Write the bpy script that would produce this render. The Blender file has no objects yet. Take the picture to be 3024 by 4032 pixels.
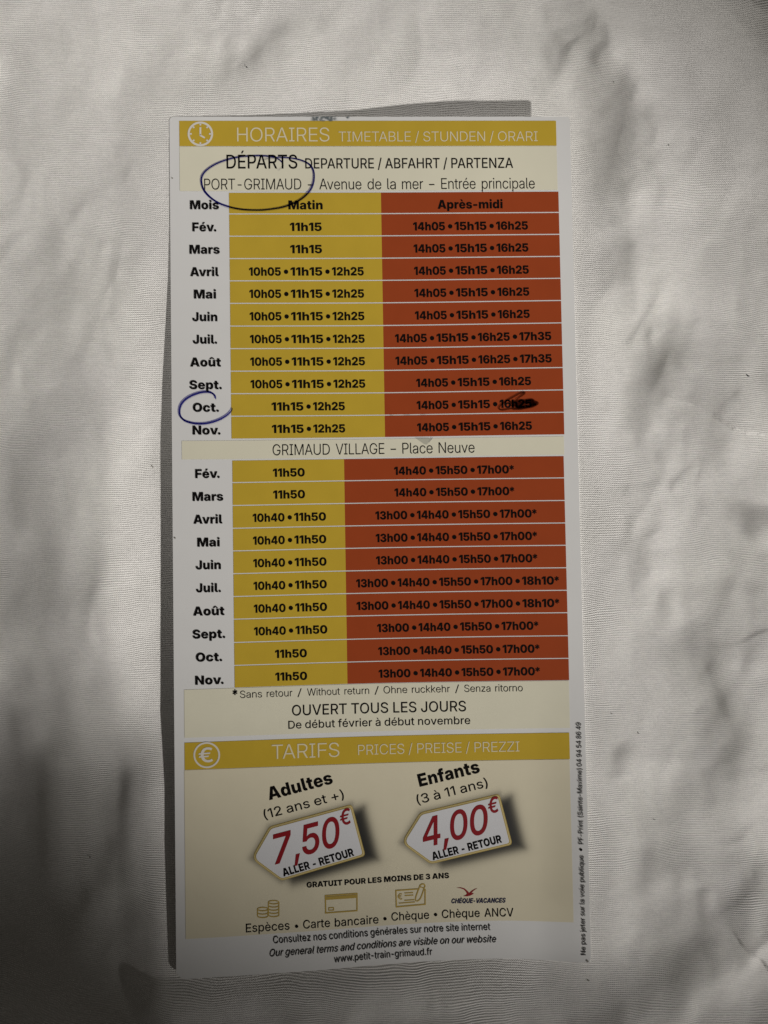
import bpy, math, random
import numpy as np
from mathutils import Vector
from mathutils.geometry import delaunay_2d_cdt

scene = bpy.context.scene
col = scene.collection

# ------------------------------------------------------------------ camera, light, exposure
CAM_H = 0.2075                       # metres above the sheet
FRAME_W = 0.1919                     # metres of sheet across the picture
S = FRAME_W / 3024.0                 # metres per photo pixel at sheet level
cam_data = bpy.data.cameras.new("camera")
cam = bpy.data.objects.new("camera", cam_data)
col.objects.link(cam)
cam.location = (0, 0, CAM_H)
cam.rotation_euler = (0, 0, 0)
cam_data.sensor_fit = 'HORIZONTAL'
cam_data.sensor_width = 24.0
cam_data.lens = 24.0 * CAM_H / FRAME_W
cam_data.clip_start = 0.005
cam_data.clip_end = 50.0
scene.camera = cam

world = bpy.data.worlds.new("World")
scene.world = world
world.use_nodes = True
bg = world.node_tree.nodes["Background"]
bg.inputs[0].default_value = (1.0, 0.92, 0.80, 1)
bg.inputs[1].default_value = 0.025


def spot(name, loc, aim, power, size_deg, blend, radius, color):
    d = bpy.data.lights.new(name, 'SPOT')
    d.energy = power
    d.spot_size = math.radians(size_deg)
    d.spot_blend = blend
    d.shadow_soft_size = radius
    d.color = color
    o = bpy.data.objects.new(name, d)
    col.objects.link(o)
    o.location = loc
    o.rotation_euler = (Vector(aim) - Vector(loc)).to_track_quat('-Z', 'Y').to_euler()
    return o


spot("bedside_lamp", (1.50, -1.12, 1.06), (-0.046, 0.053, 0), 154.0, 8.4, 0.85, 0.032, (1.0, 0.965, 0.92))
spot("ceiling_lamp", (-0.15, 1.28, 1.35), (-0.014, 0.218, 0), 35.0, 14.9, 1.0, 0.035, (1.0, 0.965, 0.915))

scene.view_settings.view_transform = 'Standard'
scene.view_settings.look = 'None'
scene.view_settings.exposure = 0.12
scene.view_settings.gamma = 1.0
scene.view_settings.use_curve_mapping = False

# ------------------------------------------------------------------ letter shapes (quadratic outlines, 1000 units per em)
GLYPHS = {
'B': {
' ': '269|',
'*': '645|268,318 279,447 173,373 118,467 235,522 118,577 173,673 279,599 268,728 376,728 366,599 473,673 527,577 411,522 527,467 473,373 366,447 376,318',
'-': '645|491,358 491,218 153,218 153,358',
'.': '269|135,-10 ~94,-10 ~38,45 38,85 ~38,126 ~94,181 135,181 ~175,181 ~231,126 231,85 ~231,45 ~175,-10',
'0': '692|346,-10 ~248,-10 ~107,79 ~32,246 32,363 ~32,481 ~107,648 ~247,738 346,738 ~445,738 ~585,648 ~660,481 660,363 ~660,246 ~585,79 ~445,-10|346,139 ~386,139 ~443,192 ~473,292 473,363 ~473,435 ~443,536 ~386,589 346,589 ~306,589 ~249,536 ~219,435 219,363 ~219,292 ~249,192 ~306,139',
'1': '433|385,728 385,0 201,0 201,565 197,565 35,458 35,617 203,728',
'2': '635|46,0 46,133 316,360 ~343,383 ~385,425 ~409,471 409,500 ~409,529 ~384,570 ~341,593 312,593 ~282,593 ~236,568 ~212,520 212,485 37,485 ~37,563 ~104,676 ~228,738 312,738 ~395,738 ~519,682 ~588,581 588,513 ~588,468 ~552,385 ~469,293 398,234 303,152 303,148 594,148 594,0',
'3': '653|325,-10 ~236,-10 ~106,52 ~36,160 36,227 219,227 ~219,200 ~246,159 ~295,137 326,137 ~356,137 ~402,158 ~428,196 428,221 ~428,246 ~399,284 ~347,305 312,305 241,305 241,435 312,435 ~344,435 ~392,455 ~419,491 419,515 ~419,539 ~395,576 ~354,596 327,596 ~298,596 ~253,575 ~227,537 227,511 50,511 ~50,577 ~120,680 ~245,738 327,738 ~406,738 ~527,684 ~595,591 595,531 ~595,468 ~513,388 450,380 450,376 ~506,370 ~582,323 ~621,251 621,207 ~621,144 ~545,45 ~413,-10',
'4': '691|39,127 39,270 337,728 463,728 463,541 392,541 219,274 219,270 656,270 656,127|393,0 393,170 396,234 396,728 570,728 570,0',
'5': '632|313,-10 ~231,-10 ~106,48 ~33,153 31,222 209,222 ~210,195 ~238,154 ~285,131 314,131 ~346,131 ~394,159 ~421,209 421,243 ~421,277 ~394,328 ~345,357 314,357 ~279,357 ~224,326 212,299 46,320 73,728 556,728 556,579 230,579 216,424 219,424 ~239,453 ~317,488 366,488 ~414,488 ~499,453 ~563,388 ~599,300 599,248 ~599,173 ~528,56 ~400,-10',
'6': '658|340,-10 ~275,-10 ~163,32 ~79,121 ~32,258 32,353 ~32,442 ~75,584 ~157,685 ~271,738 343,738 ~421,738 ~540,678 ~611,578 617,516 438,516 ~431,550 ~378,586 341,586 ~297,586 ~240,537 ~212,446 212,385 215,385 ~231,416 ~285,460 ~355,482 394,482 ~462,482 ~567,421 ~626,315 626,246 ~626,170 ~553,54 ~425,-10|339,132 ~370,132 ~419,160 ~447,210 447,242 ~447,274 ~419,324 ~371,352 339,352 ~316,352 ~277,336 ~248,306 ~232,266 232,242 ~232,210 ~260,160 ~308,132',
'7': '585|76,0 366,574 366,577 27,577 27,728 558,728 558,578 267,0',
'8': '659|329,-10 ~242,-10 ~108,43 ~32,137 32,197 ~32,244 ~77,319 ~155,368 205,375 205,378 ~139,390 ~58,478 58,541 ~58,598 ~127,687 ~250,738 329,738 ~409,738 ~532,688 ~602,598 602,541 ~602,477 ~519,390 454,378 454,375 ~504,368 ~582,319 ~627,244 627,197 ~627,137 ~551,43 ~417,-10|329,119 ~360,119 ~407,143 ~433,185 433,212 ~433,239 ~406,281 ~360,305 329,305 ~299,305 ~253,281 ~226,240 226,212 ~226,185 ~252,143 ~299,119|329,436 ~356,436 ~397,458 ~421,496 421,520 ~421,545 ~397,582 ~356,603 329,603 ~302,603 ~261,582 ~238,545 238,520 ~238,496 ~261,458 ~302,436',
'9': '658|316,-12 ~238,-12 ~118,49 ~47,150 41,212 220,212 ~228,178 ~280,140 317,140 ~361,140 ~418,190 ~446,281 446,343 443,343 ~427,312 ~373,268 ~304,246 264,246 ~196,246 ~91,307 ~32,414 32,482 ~32,558 ~105,674 ~234,739 318,739 ~383,739 ~495,696 ~579,608 ~626,470 626,375 ~626,285 ~583,143 ~502,42 ~387,-12|319,376 ~342,376 ~382,392 ~410,422 ~427,462 427,486 ~427,517 ~399,567 ~351,596 319,596 ~289,596 ~240,567 ~211,517 211,486 ~211,454 ~239,404 ~288,376',
'A': '772|16,0 257,728 508,728 756,0 546,0 455,300 ~429,386 ~382,569 359,665 404,665 ~381,569 ~337,386 312,300 222,0|188,141 188,283 584,283 584,141',
'C': '740|381,-10 ~282,-10 ~124,77 ~32,244 32,363 ~32,484 ~125,651 ~283,738 381,738 ~448,738 ~562,700 ~648,630 ~702,528 709,463 521,463 ~517,489 ~495,531 ~460,560 ~414,575 386,575 ~334,575 ~261,525 ~222,430 222,363 ~222,295 ~261,201 ~334,152 385,152 ~413,152 ~459,167 ~494,197 ~517,238 521,264 710,264 ~704,211 ~656,113 ~572,35 ~455,-10',
'D': '718|324,0 127,0 127,158 316,158 ~376,158 ~457,198 ~498,289 498,364 ~498,438 ~456,529 ~373,570 312,570 124,570 124,728 322,728 ~434,728 ~597,639 ~686,476 686,364 ~686,251 ~597,88 ~435,0|235,728 235,0 49,0 49,728',
'E': '616|49,0 49,728 576,728 576,574 235,574 235,441 549,441 549,292 235,292 235,153 575,153 575,0',
'F': '589|49,0 49,728 563,728 563,574 235,574 235,411 535,411 535,261 235,261 235,0',
'G': '749|386,-10 ~280,-10 ~121,81 ~32,248 32,363 ~32,483 ~126,650 ~285,738 383,738 ~448,738 ~559,701 ~646,634 ~699,541 705,485 516,485 ~511,507 ~489,540 ~457,563 ~414,575 388,575 ~336,575 ~262,526 ~222,431 222,364 ~222,297 ~261,202 ~335,152 389,152 ~435,152 ~499,181 ~532,235 532,271 567,267 393,267 393,401 712,401 712,302 ~712,205 ~629,65 ~482,-10',
'H': '741|49,0 49,728 235,728 235,448 506,448 506,728 692,728 692,0 506,0 506,294 235,294 235,0',
'I': '474|29,0 29,150 144,150 144,578 29,578 29,728 445,728 445,578 330,578 330,150 445,150 445,0',
'J': '588|281,-10 ~158,-10 ~23,112 23,226 23,275 205,275 205,223 ~205,182 ~245,139 280,139 ~316,139 ~355,182 355,224 355,728 540,728 540,225 ~540,112 ~405,-10',
'L': '567|49,0 49,728 235,728 235,153 541,153 541,0',
'M': '939|49,0 49,728 336,728 415,472 ~423,444 ~445,357 ~466,258 ~484,167 490,136 450,136 ~456,167 ~474,258 ~495,357 ~516,444 524,472 602,728 890,728 890,0 704,0 704,298 ~704,322 ~706,401 ~709,493 ~711,588 711,628 726,628 ~716,584 ~693,490 ~670,399 ~648,323 641,298 547,0 393,0 297,298 ~290,323 ~268,399 ~244,489 ~220,584 210,628 227,628 ~227,588 ~230,494 ~232,401 ~235,322 235,298 235,0',
'N': '757|49,0 49,728 248,728 438,420 ~456,391 ~493,322 ~530,240 549,191 530,174 ~528,213 ~522,313 ~518,407 518,438 518,728 708,728 708,0 508,0 333,284 ~311,320 ~269,396 ~226,484 201,539 226,543 ~230,491 ~236,392 ~239,310 239,284 239,0',
'O': '765|382,-10 ~284,-10 ~125,77 ~32,244 32,363 ~32,484 ~125,651 ~284,738 382,738 ~481,738 ~640,651 ~733,484 733,363 ~733,243 ~640,76 ~481,-10|382,152 ~433,152 ~505,201 ~543,296 543,363 ~543,431 ~505,526 ~433,575 382,575 ~332,575 ~260,526 ~222,431 222,363 ~222,296 ~260,201 ~332,152',
'P': '651|49,0 49,728 354,728 ~437,728 ~558,665 ~625,551 625,474 ~625,398 ~558,285 ~434,224 350,224 161,224 161,372 321,372 ~358,372 ~409,398 ~435,443 435,474 ~435,506 ~409,552 ~358,576 321,576 235,576 235,0',
'Q': '772|321,264 468,264 526,191 611,94 735,-55 570,-55 485,46 429,123|382,-10 ~284,-10 ~125,77 ~32,244 32,363 ~32,484 ~125,651 ~284,738 382,738 ~481,738 ~640,651 ~733,484 733,363 ~733,243 ~640,76 ~481,-10|382,152 ~433,152 ~505,201 ~543,296 543,363 ~543,431 ~505,526 ~433,575 382,575 ~332,575 ~260,526 ~222,431 222,363 ~222,296 ~260,201 ~332,152',
'R': '664|49,0 49,728 354,728 ~437,728 ~559,668 ~626,557 626,481 ~626,405 ~557,298 ~432,242 347,242 162,242 162,387 322,387 ~358,387 ~409,408 ~436,450 436,481 ~436,513 ~409,555 ~358,577 322,577 235,577 235,0|448,0 277,332 473,332 649,0',
'S': '668|340,-10 ~245,-10 ~107,47 ~32,160 32,246 209,246 ~211,212 ~243,166 ~300,142 339,142 ~373,142 ~422,160 ~448,191 448,212 ~448,231 ~424,259 ~373,280 332,289 257,305 ~158,326 ~49,427 49,509 ~49,578 ~123,681 ~253,738 339,738 ~426,738 ~553,680 ~623,575 624,503 447,503 ~444,542 ~389,586 339,586 ~308,586 ~263,569 ~240,540 240,521 ~240,501 ~264,474 ~311,454 346,446 408,433 ~466,421 ~552,382 ~608,329 ~636,259 636,217 ~636,145 ~565,43 ~433,-10',
'T': '671|27,574 27,728 645,728 645,574 429,574 429,0 243,0 243,574',
'U': '718|359,-10 ~265,-10 ~126,56 ~49,177 49,259 49,728 233,728 233,275 ~233,238 ~265,183 ~322,151 359,151 ~396,151 ~453,182 ~485,238 485,275 485,728 669,728 669,259 ~669,177 ~592,56 ~452,-10',
'V': '768|263,0 16,728 224,728 317,427 ~342,342 ~389,162 412,67 366,67 ~389,162 ~433,342 457,427 546,728 752,728 512,0',
'a': '587|204,-9 ~152,-9 ~72,25 ~27,95 27,148 ~27,193 ~58,255 ~113,294 ~186,315 227,318 ~273,321 ~329,331 ~354,349 354,365 354,367 ~354,383 ~338,404 ~308,416 287,416 ~266,416 ~234,404 ~213,381 210,364 44,376 ~51,426 ~112,502 ~217,544 291,544 ~347,544 ~437,519 ~502,472 ~537,405 537,364 537,0 363,0 363,75 359,75 ~343,46 ~299,9 ~241,-9|262,108 ~287,108 ~330,129 ~356,165 356,191 356,238 ~349,234 ~330,228 ~307,223 ~283,219 270,217 ~247,214 ~215,198 ~199,174 199,158 ~199,142 ~215,120 ~243,108',
'c': '591|306,-11 ~220,-11 ~97,59 ~30,184 30,267 ~30,350 ~97,475 ~220,544 306,544 ~360,544 ~451,515 ~518,460 ~558,384 563,337 392,319 ~389,340 ~375,371 ~354,393 ~326,405 308,405 ~279,405 ~238,373 ~216,311 216,267 ~216,224 ~238,162 ~280,129 308,129 ~326,129 ~354,141 ~376,163 ~389,196 392,217 563,200 ~559,152 ~519,75 ~452,19 ~361,-11',
'd': '634|249,-9 ~187,-9 ~87,55 ~30,178 30,268 ~30,359 ~89,482 ~188,544 247,544 ~286,544 ~345,519 ~386,477 398,450 401,450 401,728 583,728 583,0 403,0 403,86 399,86 ~387,58 ~346,16 ~287,-9|310,134 ~339,134 ~382,167 ~406,227 406,268 ~406,309 ~382,369 ~339,402 310,402 ~280,402 ~239,369 ~217,309 217,268 ~217,227 ~239,166 ~280,134',
'e': '595|305,-11 ~221,-11 ~97,57 ~30,182 30,267 ~30,349 ~97,474 ~219,544 300,544 ~360,544 ~457,506 ~528,435 ~567,334 567,270 567,224 89,224 89,328 481,328 397,306 ~397,340 ~375,388 ~333,413 303,413 ~273,413 ~231,388 ~209,340 209,307 209,231 ~209,194 ~233,144 ~279,119 310,119 ~332,119 ~367,131 ~392,154 399,170 561,154 ~549,104 ~479,30 ~373,-11',
'f': '414|389,536 389,400 10,400 10,536|101,0 101,568 ~101,630 ~146,710 ~231,750 290,750 ~325,750 ~389,743 404,740 385,605 ~376,607 ~347,610 335,610 ~305,610 ~283,585 283,560 283,0',
'h': '631|233,298 233,0 50,0 50,728 230,728 230,397 214,397 ~235,462 ~322,544 396,544 ~454,544 ~537,493 ~581,401 581,340 581,0 398,0 398,302 ~398,345 ~356,393 317,393 ~291,393 ~254,371 ~233,329',
'i': '283|50,0 50,536 233,536 233,0|141,590 ~101,590 ~47,640 47,677 ~47,714 ~101,764 141,764 ~181,764 ~236,714 236,677 ~236,640 ~181,590',
'l': '320|238,-2 ~140,-2 ~50,73 50,154 50,728 233,728 233,173 ~233,154 ~252,135 271,135 ~279,135 ~291,136 295,137 313,7 ~301,4 ~262,-2',
'm': '927|50,0 50,536 220,536 228,399 217,399 ~230,450 ~280,515 ~347,544 384,544 ~442,544 ~520,471 537,389 518,389 ~530,444 ~586,513 ~661,544 702,544 ~754,544 ~833,499 ~877,417 877,360 877,0 695,0 695,316 ~695,355 ~655,397 623,397 ~601,397 ~569,377 ~551,340 551,315 551,0 376,0 376,317 ~376,354 ~337,397 305,397 ~284,397 ~251,377 ~233,340 233,314 233,0',
'n': '631|233,298 233,0 50,0 50,536 225,536 227,397 214,397 ~235,462 ~322,544 396,544 ~454,544 ~537,493 ~581,401 581,340 581,0 398,0 398,302 ~398,345 ~356,393 317,393 ~291,393 ~254,371 ~233,329',
'o': '615|308,-11 ~222,-11 ~97,59 ~30,183 30,267 ~30,350 ~97,475 ~222,544 308,544 ~393,544 ~518,475 ~585,350 585,267 ~585,183 ~518,59 ~393,-11|308,129 ~336,129 ~377,162 ~399,224 399,267 ~399,311 ~377,372 ~336,404 308,404 ~279,404 ~238,372 ~216,311 216,267 ~216,224 ~238,162 ~279,129',
'p': '634|50,-204 50,536 231,536 231,451 235,451 ~247,477 ~288,519 ~348,544 387,544 ~446,544 ~544,482 ~604,359 604,268 ~604,178 ~546,55 ~447,-9 385,-9 ~347,-9 ~288,16 ~247,58 236,85 233,85 233,-204|324,134 ~354,134 ~395,166 ~417,227 417,268 ~417,309 ~395,369 ~354,402 324,402 ~295,402 ~251,369 ~228,309 228,268 ~228,227 ~251,167 ~295,134',
'r': '419|50,0 50,536 227,536 227,437 232,437 ~246,491 ~310,541 357,541 ~370,541 ~395,538 406,536 406,382 ~394,385 ~353,388 336,388 ~306,388 ~259,361 ~233,312 233,279 233,0',
's': '570|286,-11 ~214,-11 ~102,31 ~34,109 26,162 199,179 ~207,148 ~251,114 291,114 ~323,114 ~359,135 359,154 ~359,170 ~328,190 296,196 200,213 ~120,228 ~38,307 38,370 ~38,425 ~97,502 ~206,544 282,544 ~354,544 ~460,504 ~523,432 529,381 366,365 ~361,391 ~318,420 286,420 ~257,420 ~220,399 220,381 ~220,366 ~245,344 275,339 383,319 ~465,305 ~544,234 544,174 ~544,118 ~478,35 ~362,-11',
't': '396|368,536 368,400 10,400 10,536|86,669 269,669 269,174 ~269,154 ~288,135 311,135 ~321,135 ~356,138 363,139 378,5 ~353,-1 ~296,-5 269,-5 ~177,-5 ~86,74 86,153',
'u': '631|235,-8 ~178,-8 ~95,42 ~50,135 50,196 50,536 233,536 233,234 ~233,191 ~276,143 315,143 ~340,143 ~378,165 ~398,207 398,237 398,536 581,536 581,0 407,0 404,139 417,139 ~396,74 ~310,-8',
'v': '609|198,0 6,536 197,536 271,288 ~287,234 ~312,125 325,64 290,64 ~302,125 ~327,234 342,288 414,536 604,536 410,0',
'À': '772|16,0 257,728 508,728 756,0 546,0 455,300 ~429,386 ~382,569 359,665 404,665 ~381,569 ~337,386 312,300 222,0|188,141 188,283 584,283 584,141|328,793 210,951 373,951 450,793',
'È': '616|49,0 49,728 576,728 576,574 235,574 235,441 549,441 549,292 235,292 235,153 575,153 575,0|256,793 138,951 301,951 378,793',
'è': '595|305,-11 ~221,-11 ~97,57 ~30,182 30,267 ~30,349 ~97,474 ~219,544 300,544 ~360,544 ~457,506 ~528,435 ~567,334 567,270 567,224 89,224 89,328 481,328 397,306 ~397,340 ~375,388 ~333,413 303,413 ~273,413 ~231,388 ~209,340 209,307 209,231 ~209,194 ~233,144 ~279,119 310,119 ~332,119 ~367,131 ~392,154 399,170 561,154 ~549,104 ~479,30 ~373,-11|241,602 124,759 286,759 363,602',
'é': '595|305,-11 ~221,-11 ~97,57 ~30,182 30,267 ~30,349 ~97,474 ~219,544 300,544 ~360,544 ~457,506 ~528,435 ~567,334 567,270 567,224 89,224 89,328 481,328 397,306 ~397,340 ~375,388 ~333,413 303,413 ~273,413 ~231,388 ~209,340 209,307 209,231 ~209,194 ~233,144 ~279,119 310,119 ~332,119 ~367,131 ~392,154 399,170 561,154 ~549,104 ~479,30 ~373,-11|233,602 310,759 473,759 355,602',
'û': '631|235,-8 ~178,-8 ~95,42 ~50,135 50,196 50,536 233,536 233,234 ~233,191 ~276,143 315,143 ~340,143 ~378,165 ~398,207 398,237 398,536 581,536 581,0 407,0 404,139 417,139 ~396,74 ~310,-8|249,603 103,603 103,605 249,759 382,759 529,605 529,603 382,603 315,684',
'•': '406|203,133 ~160,133 ~89,175 ~47,247 47,290 ~47,333 ~89,404 ~160,446 203,446 ~247,446 ~317,404 ~359,333 359,290 ~359,247 ~317,175 ~247,133',
},
'L': {
' ': '269|',
'-': '646|477,337 477,269 168,269 168,337',
'/': '329|315,762 81,-109 14,-109 248,762',
'A': '658|17,0 285,728 373,728 640,0 560,0 394,463 ~380,504 ~344,612 319,692 338,692 ~313,611 ~277,503 263,463 97,0|147,212 147,279 510,279 510,212',
'B': '640|83,0 83,728 336,728 ~408,728 ~508,679 ~561,593 561,536 ~561,493 ~530,429 ~476,388 442,377 442,374 ~480,369 ~547,326 ~590,251 590,198 ~590,139 ~536,50 ~428,0 346,0|158,67 345,67 ~429,67 ~515,137 515,196 ~515,238 ~474,301 ~399,337 349,337 158,337|158,402 341,402 ~385,402 ~451,435 ~487,495 487,533 ~487,591 ~409,660 337,660 158,660',
'C': '718|376,-10 ~280,-10 ~134,83 ~52,251 52,363 ~52,476 ~134,644 ~280,738 376,738 ~434,738 ~533,702 ~610,637 ~660,549 669,496 592,496 ~584,535 ~546,597 ~490,643 ~418,667 376,667 ~304,667 ~191,594 ~126,458 126,363 ~126,269 ~191,133 ~304,60 376,60 ~418,60 ~489,85 ~546,130 ~584,193 593,231 669,231 ~660,179 ~610,91 ~533,25 ~434,-10',
'D': '698|301,0 125,0 125,67 296,67 ~388,67 ~511,139 ~572,273 572,365 ~572,457 ~512,589 ~395,660 308,660 122,660 122,728 312,728 ~417,728 ~567,641 ~647,478 647,365 ~647,251 ~566,88 ~411,0|158,728 158,0 83,0 83,728',
'E': '585|83,0 83,728 533,728 533,660 158,660 158,403 506,403 506,336 158,336 158,67 536,67 536,0',
'F': '567|83,0 83,728 523,728 523,660 158,660 158,399 490,399 490,332 158,332 158,0',
'G': '730|376,-10 ~280,-10 ~134,83 ~52,252 52,363 ~52,476 ~134,644 ~279,738 373,738 ~432,738 ~533,701 ~610,635 ~660,547 669,496 592,496 ~583,533 ~545,595 ~489,641 ~416,667 373,667 ~301,667 ~190,593 ~126,457 126,363 ~126,271 ~190,135 ~302,60 376,60 ~441,60 ~542,118 ~600,223 600,293 624,290 397,290 397,357 674,357 674,290 ~674,201 ~597,66 ~462,-10',
'H': '718|83,0 83,728 158,728 158,406 560,406 560,728 636,728 636,0 560,0 560,338 158,338 158,0',
'I': '367|42,0 42,67 146,67 146,660 42,660 42,728 325,728 325,660 221,660 221,67 325,67 325,0',
'L': '545|83,0 83,728 158,728 158,67 508,67 508,0',
'M': '874|83,0 83,728 188,728 385,238 ~391,222 ~408,178 ~425,129 ~441,83 447,65 429,65 ~435,82 ~451,128 ~468,177 ~485,222 491,238 686,728 791,728 791,0 717,0 717,448 ~717,471 ~717,523 ~718,578 ~720,634 720,661 730,661 ~719,630 ~697,569 ~677,514 ~658,466 651,448 469,0 405,0 221,448 ~214,466 ~196,513 ~175,568 ~153,630 141,661 153,661 ~154,636 ~155,580 ~156,524 ~156,471 156,448 156,0',
'N': '731|83,0 83,728 170,728 490,240 ~502,221 ~535,169 ~571,108 588,76 578,68 ~576,100 ~574,168 ~573,228 573,248 573,728 648,728 648,0 561,0 266,447 ~251,470 ~214,528 ~169,603 140,651 152,661 ~154,612 ~157,531 ~158,468 158,448 158,0',
'O': '747|374,-10 ~280,-10 ~134,83 ~52,252 52,363 ~52,476 ~134,644 ~280,738 374,738 ~467,738 ~612,644 ~695,476 695,363 ~695,252 ~612,83 ~467,-10|374,60 ~443,60 ~554,132 ~620,267 620,363 ~620,460 ~554,596 ~443,667 374,667 ~304,667 ~192,596 ~126,460 126,363 ~126,268 ~192,132 ~304,60',
'P': '613|83,0 83,728 332,728 ~408,728 ~515,671 ~571,571 571,505 ~571,440 ~514,340 ~407,283 331,283 130,283 130,350 330,350 ~383,350 ~458,389 ~496,459 496,505 ~496,552 ~458,621 ~383,660 329,660 158,660 158,0',
'R': '628|83,0 83,728 336,728 ~412,728 ~519,673 ~575,574 575,508 ~575,443 ~517,345 ~409,290 333,290 125,290 125,358 334,358 ~388,358 ~462,395 ~500,462 500,508 ~500,555 ~462,623 ~387,660 333,660 158,660 158,0|505,0 329,328 415,328 593,0',
'S': '616|310,-12 ~231,-12 ~116,42 ~52,139 49,205 126,205 ~128,158 ~175,92 ~257,57 310,57 ~364,57 ~446,91 ~492,153 492,195 ~492,229 ~459,277 ~393,311 343,324 259,347 ~162,374 ~66,465 66,536 ~66,596 ~129,688 ~239,738 309,738 ~381,738 ~488,686 ~550,593 552,531 478,531 ~473,595 ~380,670 307,670 ~258,670 ~183,636 ~140,577 140,539 ~140,506 ~177,459 ~242,426 286,414 365,393 ~408,381 ~482,348 ~536,301 ~567,238 567,196 ~567,136 ~504,42 ~388,-12',
'T': '621|37,660 37,728 584,728 584,660 348,660 348,0 273,0 273,660',
'U': '714|357,-11 ~274,-11 ~148,56 ~78,173 78,247 78,728 153,728 153,253 ~153,197 ~203,109 ~295,59 357,59 ~419,59 ~510,110 ~560,197 560,253 560,728 636,728 636,247 ~636,173 ~566,56 ~440,-11',
'V': '658|286,0 17,728 97,728 265,264 ~278,227 ~315,115 340,36 322,36 ~346,116 ~384,227 396,264 561,728 640,728 374,0',
'W': '952|217,0 17,728 94,728 219,254 ~228,221 ~245,152 ~260,84 267,48 258,48 ~265,84 ~280,152 ~297,221 306,254 432,728 520,728 645,254 ~654,221 ~671,152 ~687,84 694,48 684,48 ~691,84 ~706,152 ~723,221 732,254 857,728 935,728 734,0 644,0 513,481 ~501,528 ~478,627 468,682 484,682 ~473,628 ~451,530 438,481 307,0',
'Z': '616|46,0 46,60 409,565 ~431,595 ~478,657 502,688 511,662 ~469,661 ~385,660 343,660 54,660 54,728 567,728 567,667 210,169 ~186,137 ~137,72 112,40 103,66 ~144,67 ~227,67 268,67 571,67 571,0',
'a': '530|222,-10 ~172,-10 ~90,26 ~42,97 42,149 ~42,191 ~74,246 ~131,280 ~207,298 250,304 ~298,310 ~359,318 ~388,336 388,356 388,364 ~388,397 ~359,446 ~303,474 264,474 ~226,474 ~167,448 ~131,406 126,380 55,391 ~64,438 ~124,503 ~212,537 263,537 ~301,537 ~372,517 ~427,474 ~460,408 460,361 460,0 389,0 389,81 386,81 ~375,59 ~333,17 ~268,-10|232,54 ~282,54 ~352,94 ~388,161 388,202 388,275 ~382,269 ~352,259 ~312,251 ~268,245 248,242 ~209,237 ~148,215 ~114,177 114,146 ~114,117 ~144,76 ~198,54',
'c': '538|283,-11 ~212,-11 ~104,59 ~43,182 43,263 ~43,344 ~104,468 ~212,538 283,538 ~325,538 ~396,513 ~452,469 ~489,410 497,375 426,366 ~421,388 ~397,426 ~361,456 ~313,473 283,473 ~230,473 ~155,418 ~115,323 115,263 ~115,203 ~155,108 ~230,54 283,54 ~313,54 ~361,71 ~397,101 ~421,141 427,163 498,154 ~490,119 ~453,60 ~397,14 ~325,-11',
'd': '581|268,-10 ~202,-10 ~100,58 ~43,182 43,264 ~43,346 ~100,469 ~202,537 268,537 ~312,537 ~377,509 ~423,462 435,435 438,435 438,728 510,728 510,0 440,0 440,93 436,93 ~422,66 ~376,18 ~311,-10|278,54 ~329,54 ~403,107 ~442,202 442,264 ~442,327 ~403,421 ~329,473 278,473 ~229,473 ~155,421 ~115,328 115,264 ~115,201 ~155,106 ~229,54',
'e': '553|286,-11 ~211,-11 ~102,59 ~43,182 43,262 ~43,343 ~103,467 ~209,538 279,538 ~328,538 ~413,503 ~477,434 ~512,334 512,269 512,244 85,244 85,305 473,305 441,284 ~441,340 ~401,426 ~329,474 279,474 ~229,474 ~155,425 ~114,340 114,286 114,253 ~114,193 ~156,103 ~233,54 286,54 ~324,54 ~382,78 ~422,121 432,149 502,139 ~491,96 ~431,28 ~341,-11',
'h': '563|142,321 142,0 71,0 71,728 142,728 142,403 125,403 ~148,473 ~242,537 304,537 ~358,537 ~443,492 ~492,402 492,336 492,0 420,0 420,331 ~420,398 ~349,472 288,472 ~247,472 ~181,438 ~142,370',
'i': '213|71,0 71,529 142,529 142,0|107,632 ~86,632 ~56,661 56,682 ~56,703 ~86,732 107,732 ~128,732 ~158,703 158,682 ~158,661 ~128,632',
'k': '509|137,197 137,286 147,286 392,529 484,529 236,283 229,282|71,0 71,728 142,728 142,0|410,0 193,268 244,318 501,0',
'l': '239|192,-1 ~130,-2 ~71,53 71,111 71,728 142,728 142,123 ~142,87 ~166,61 197,62 ~204,62 ~215,63 220,63 226,2 ~219,0 ~201,-1',
'm': '850|71,0 71,529 141,529 141,414 132,414 ~145,456 ~195,511 ~260,538 296,538 ~356,538 ~437,467 447,412 434,412 ~444,450 ~494,506 ~566,538 609,538 ~657,538 ~734,496 ~779,413 779,351 779,0 708,0 708,350 ~708,414 ~639,473 590,473 ~551,473 ~493,440 ~461,381 461,343 461,0 389,0 389,357 ~389,410 ~325,473 274,473 ~239,473 ~179,440 ~142,377 142,332 142,0',
'n': '563|142,321 142,0 71,0 71,529 140,529 141,403 125,403 ~148,473 ~242,537 304,537 ~358,537 ~443,492 ~492,402 492,336 492,0 420,0 420,331 ~420,398 ~349,472 288,472 ~247,472 ~181,438 ~142,370',
'o': '566|283,-11 ~212,-11 ~104,59 ~43,182 43,263 ~43,344 ~104,468 ~212,538 283,538 ~354,538 ~462,468 ~523,344 523,263 ~523,182 ~462,59 ~354,-11|283,54 ~336,54 ~411,108 ~450,203 450,263 ~450,323 ~411,418 ~336,473 283,473 ~230,473 ~155,418 ~115,323 115,263 ~115,203 ~155,108 ~230,54',
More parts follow.
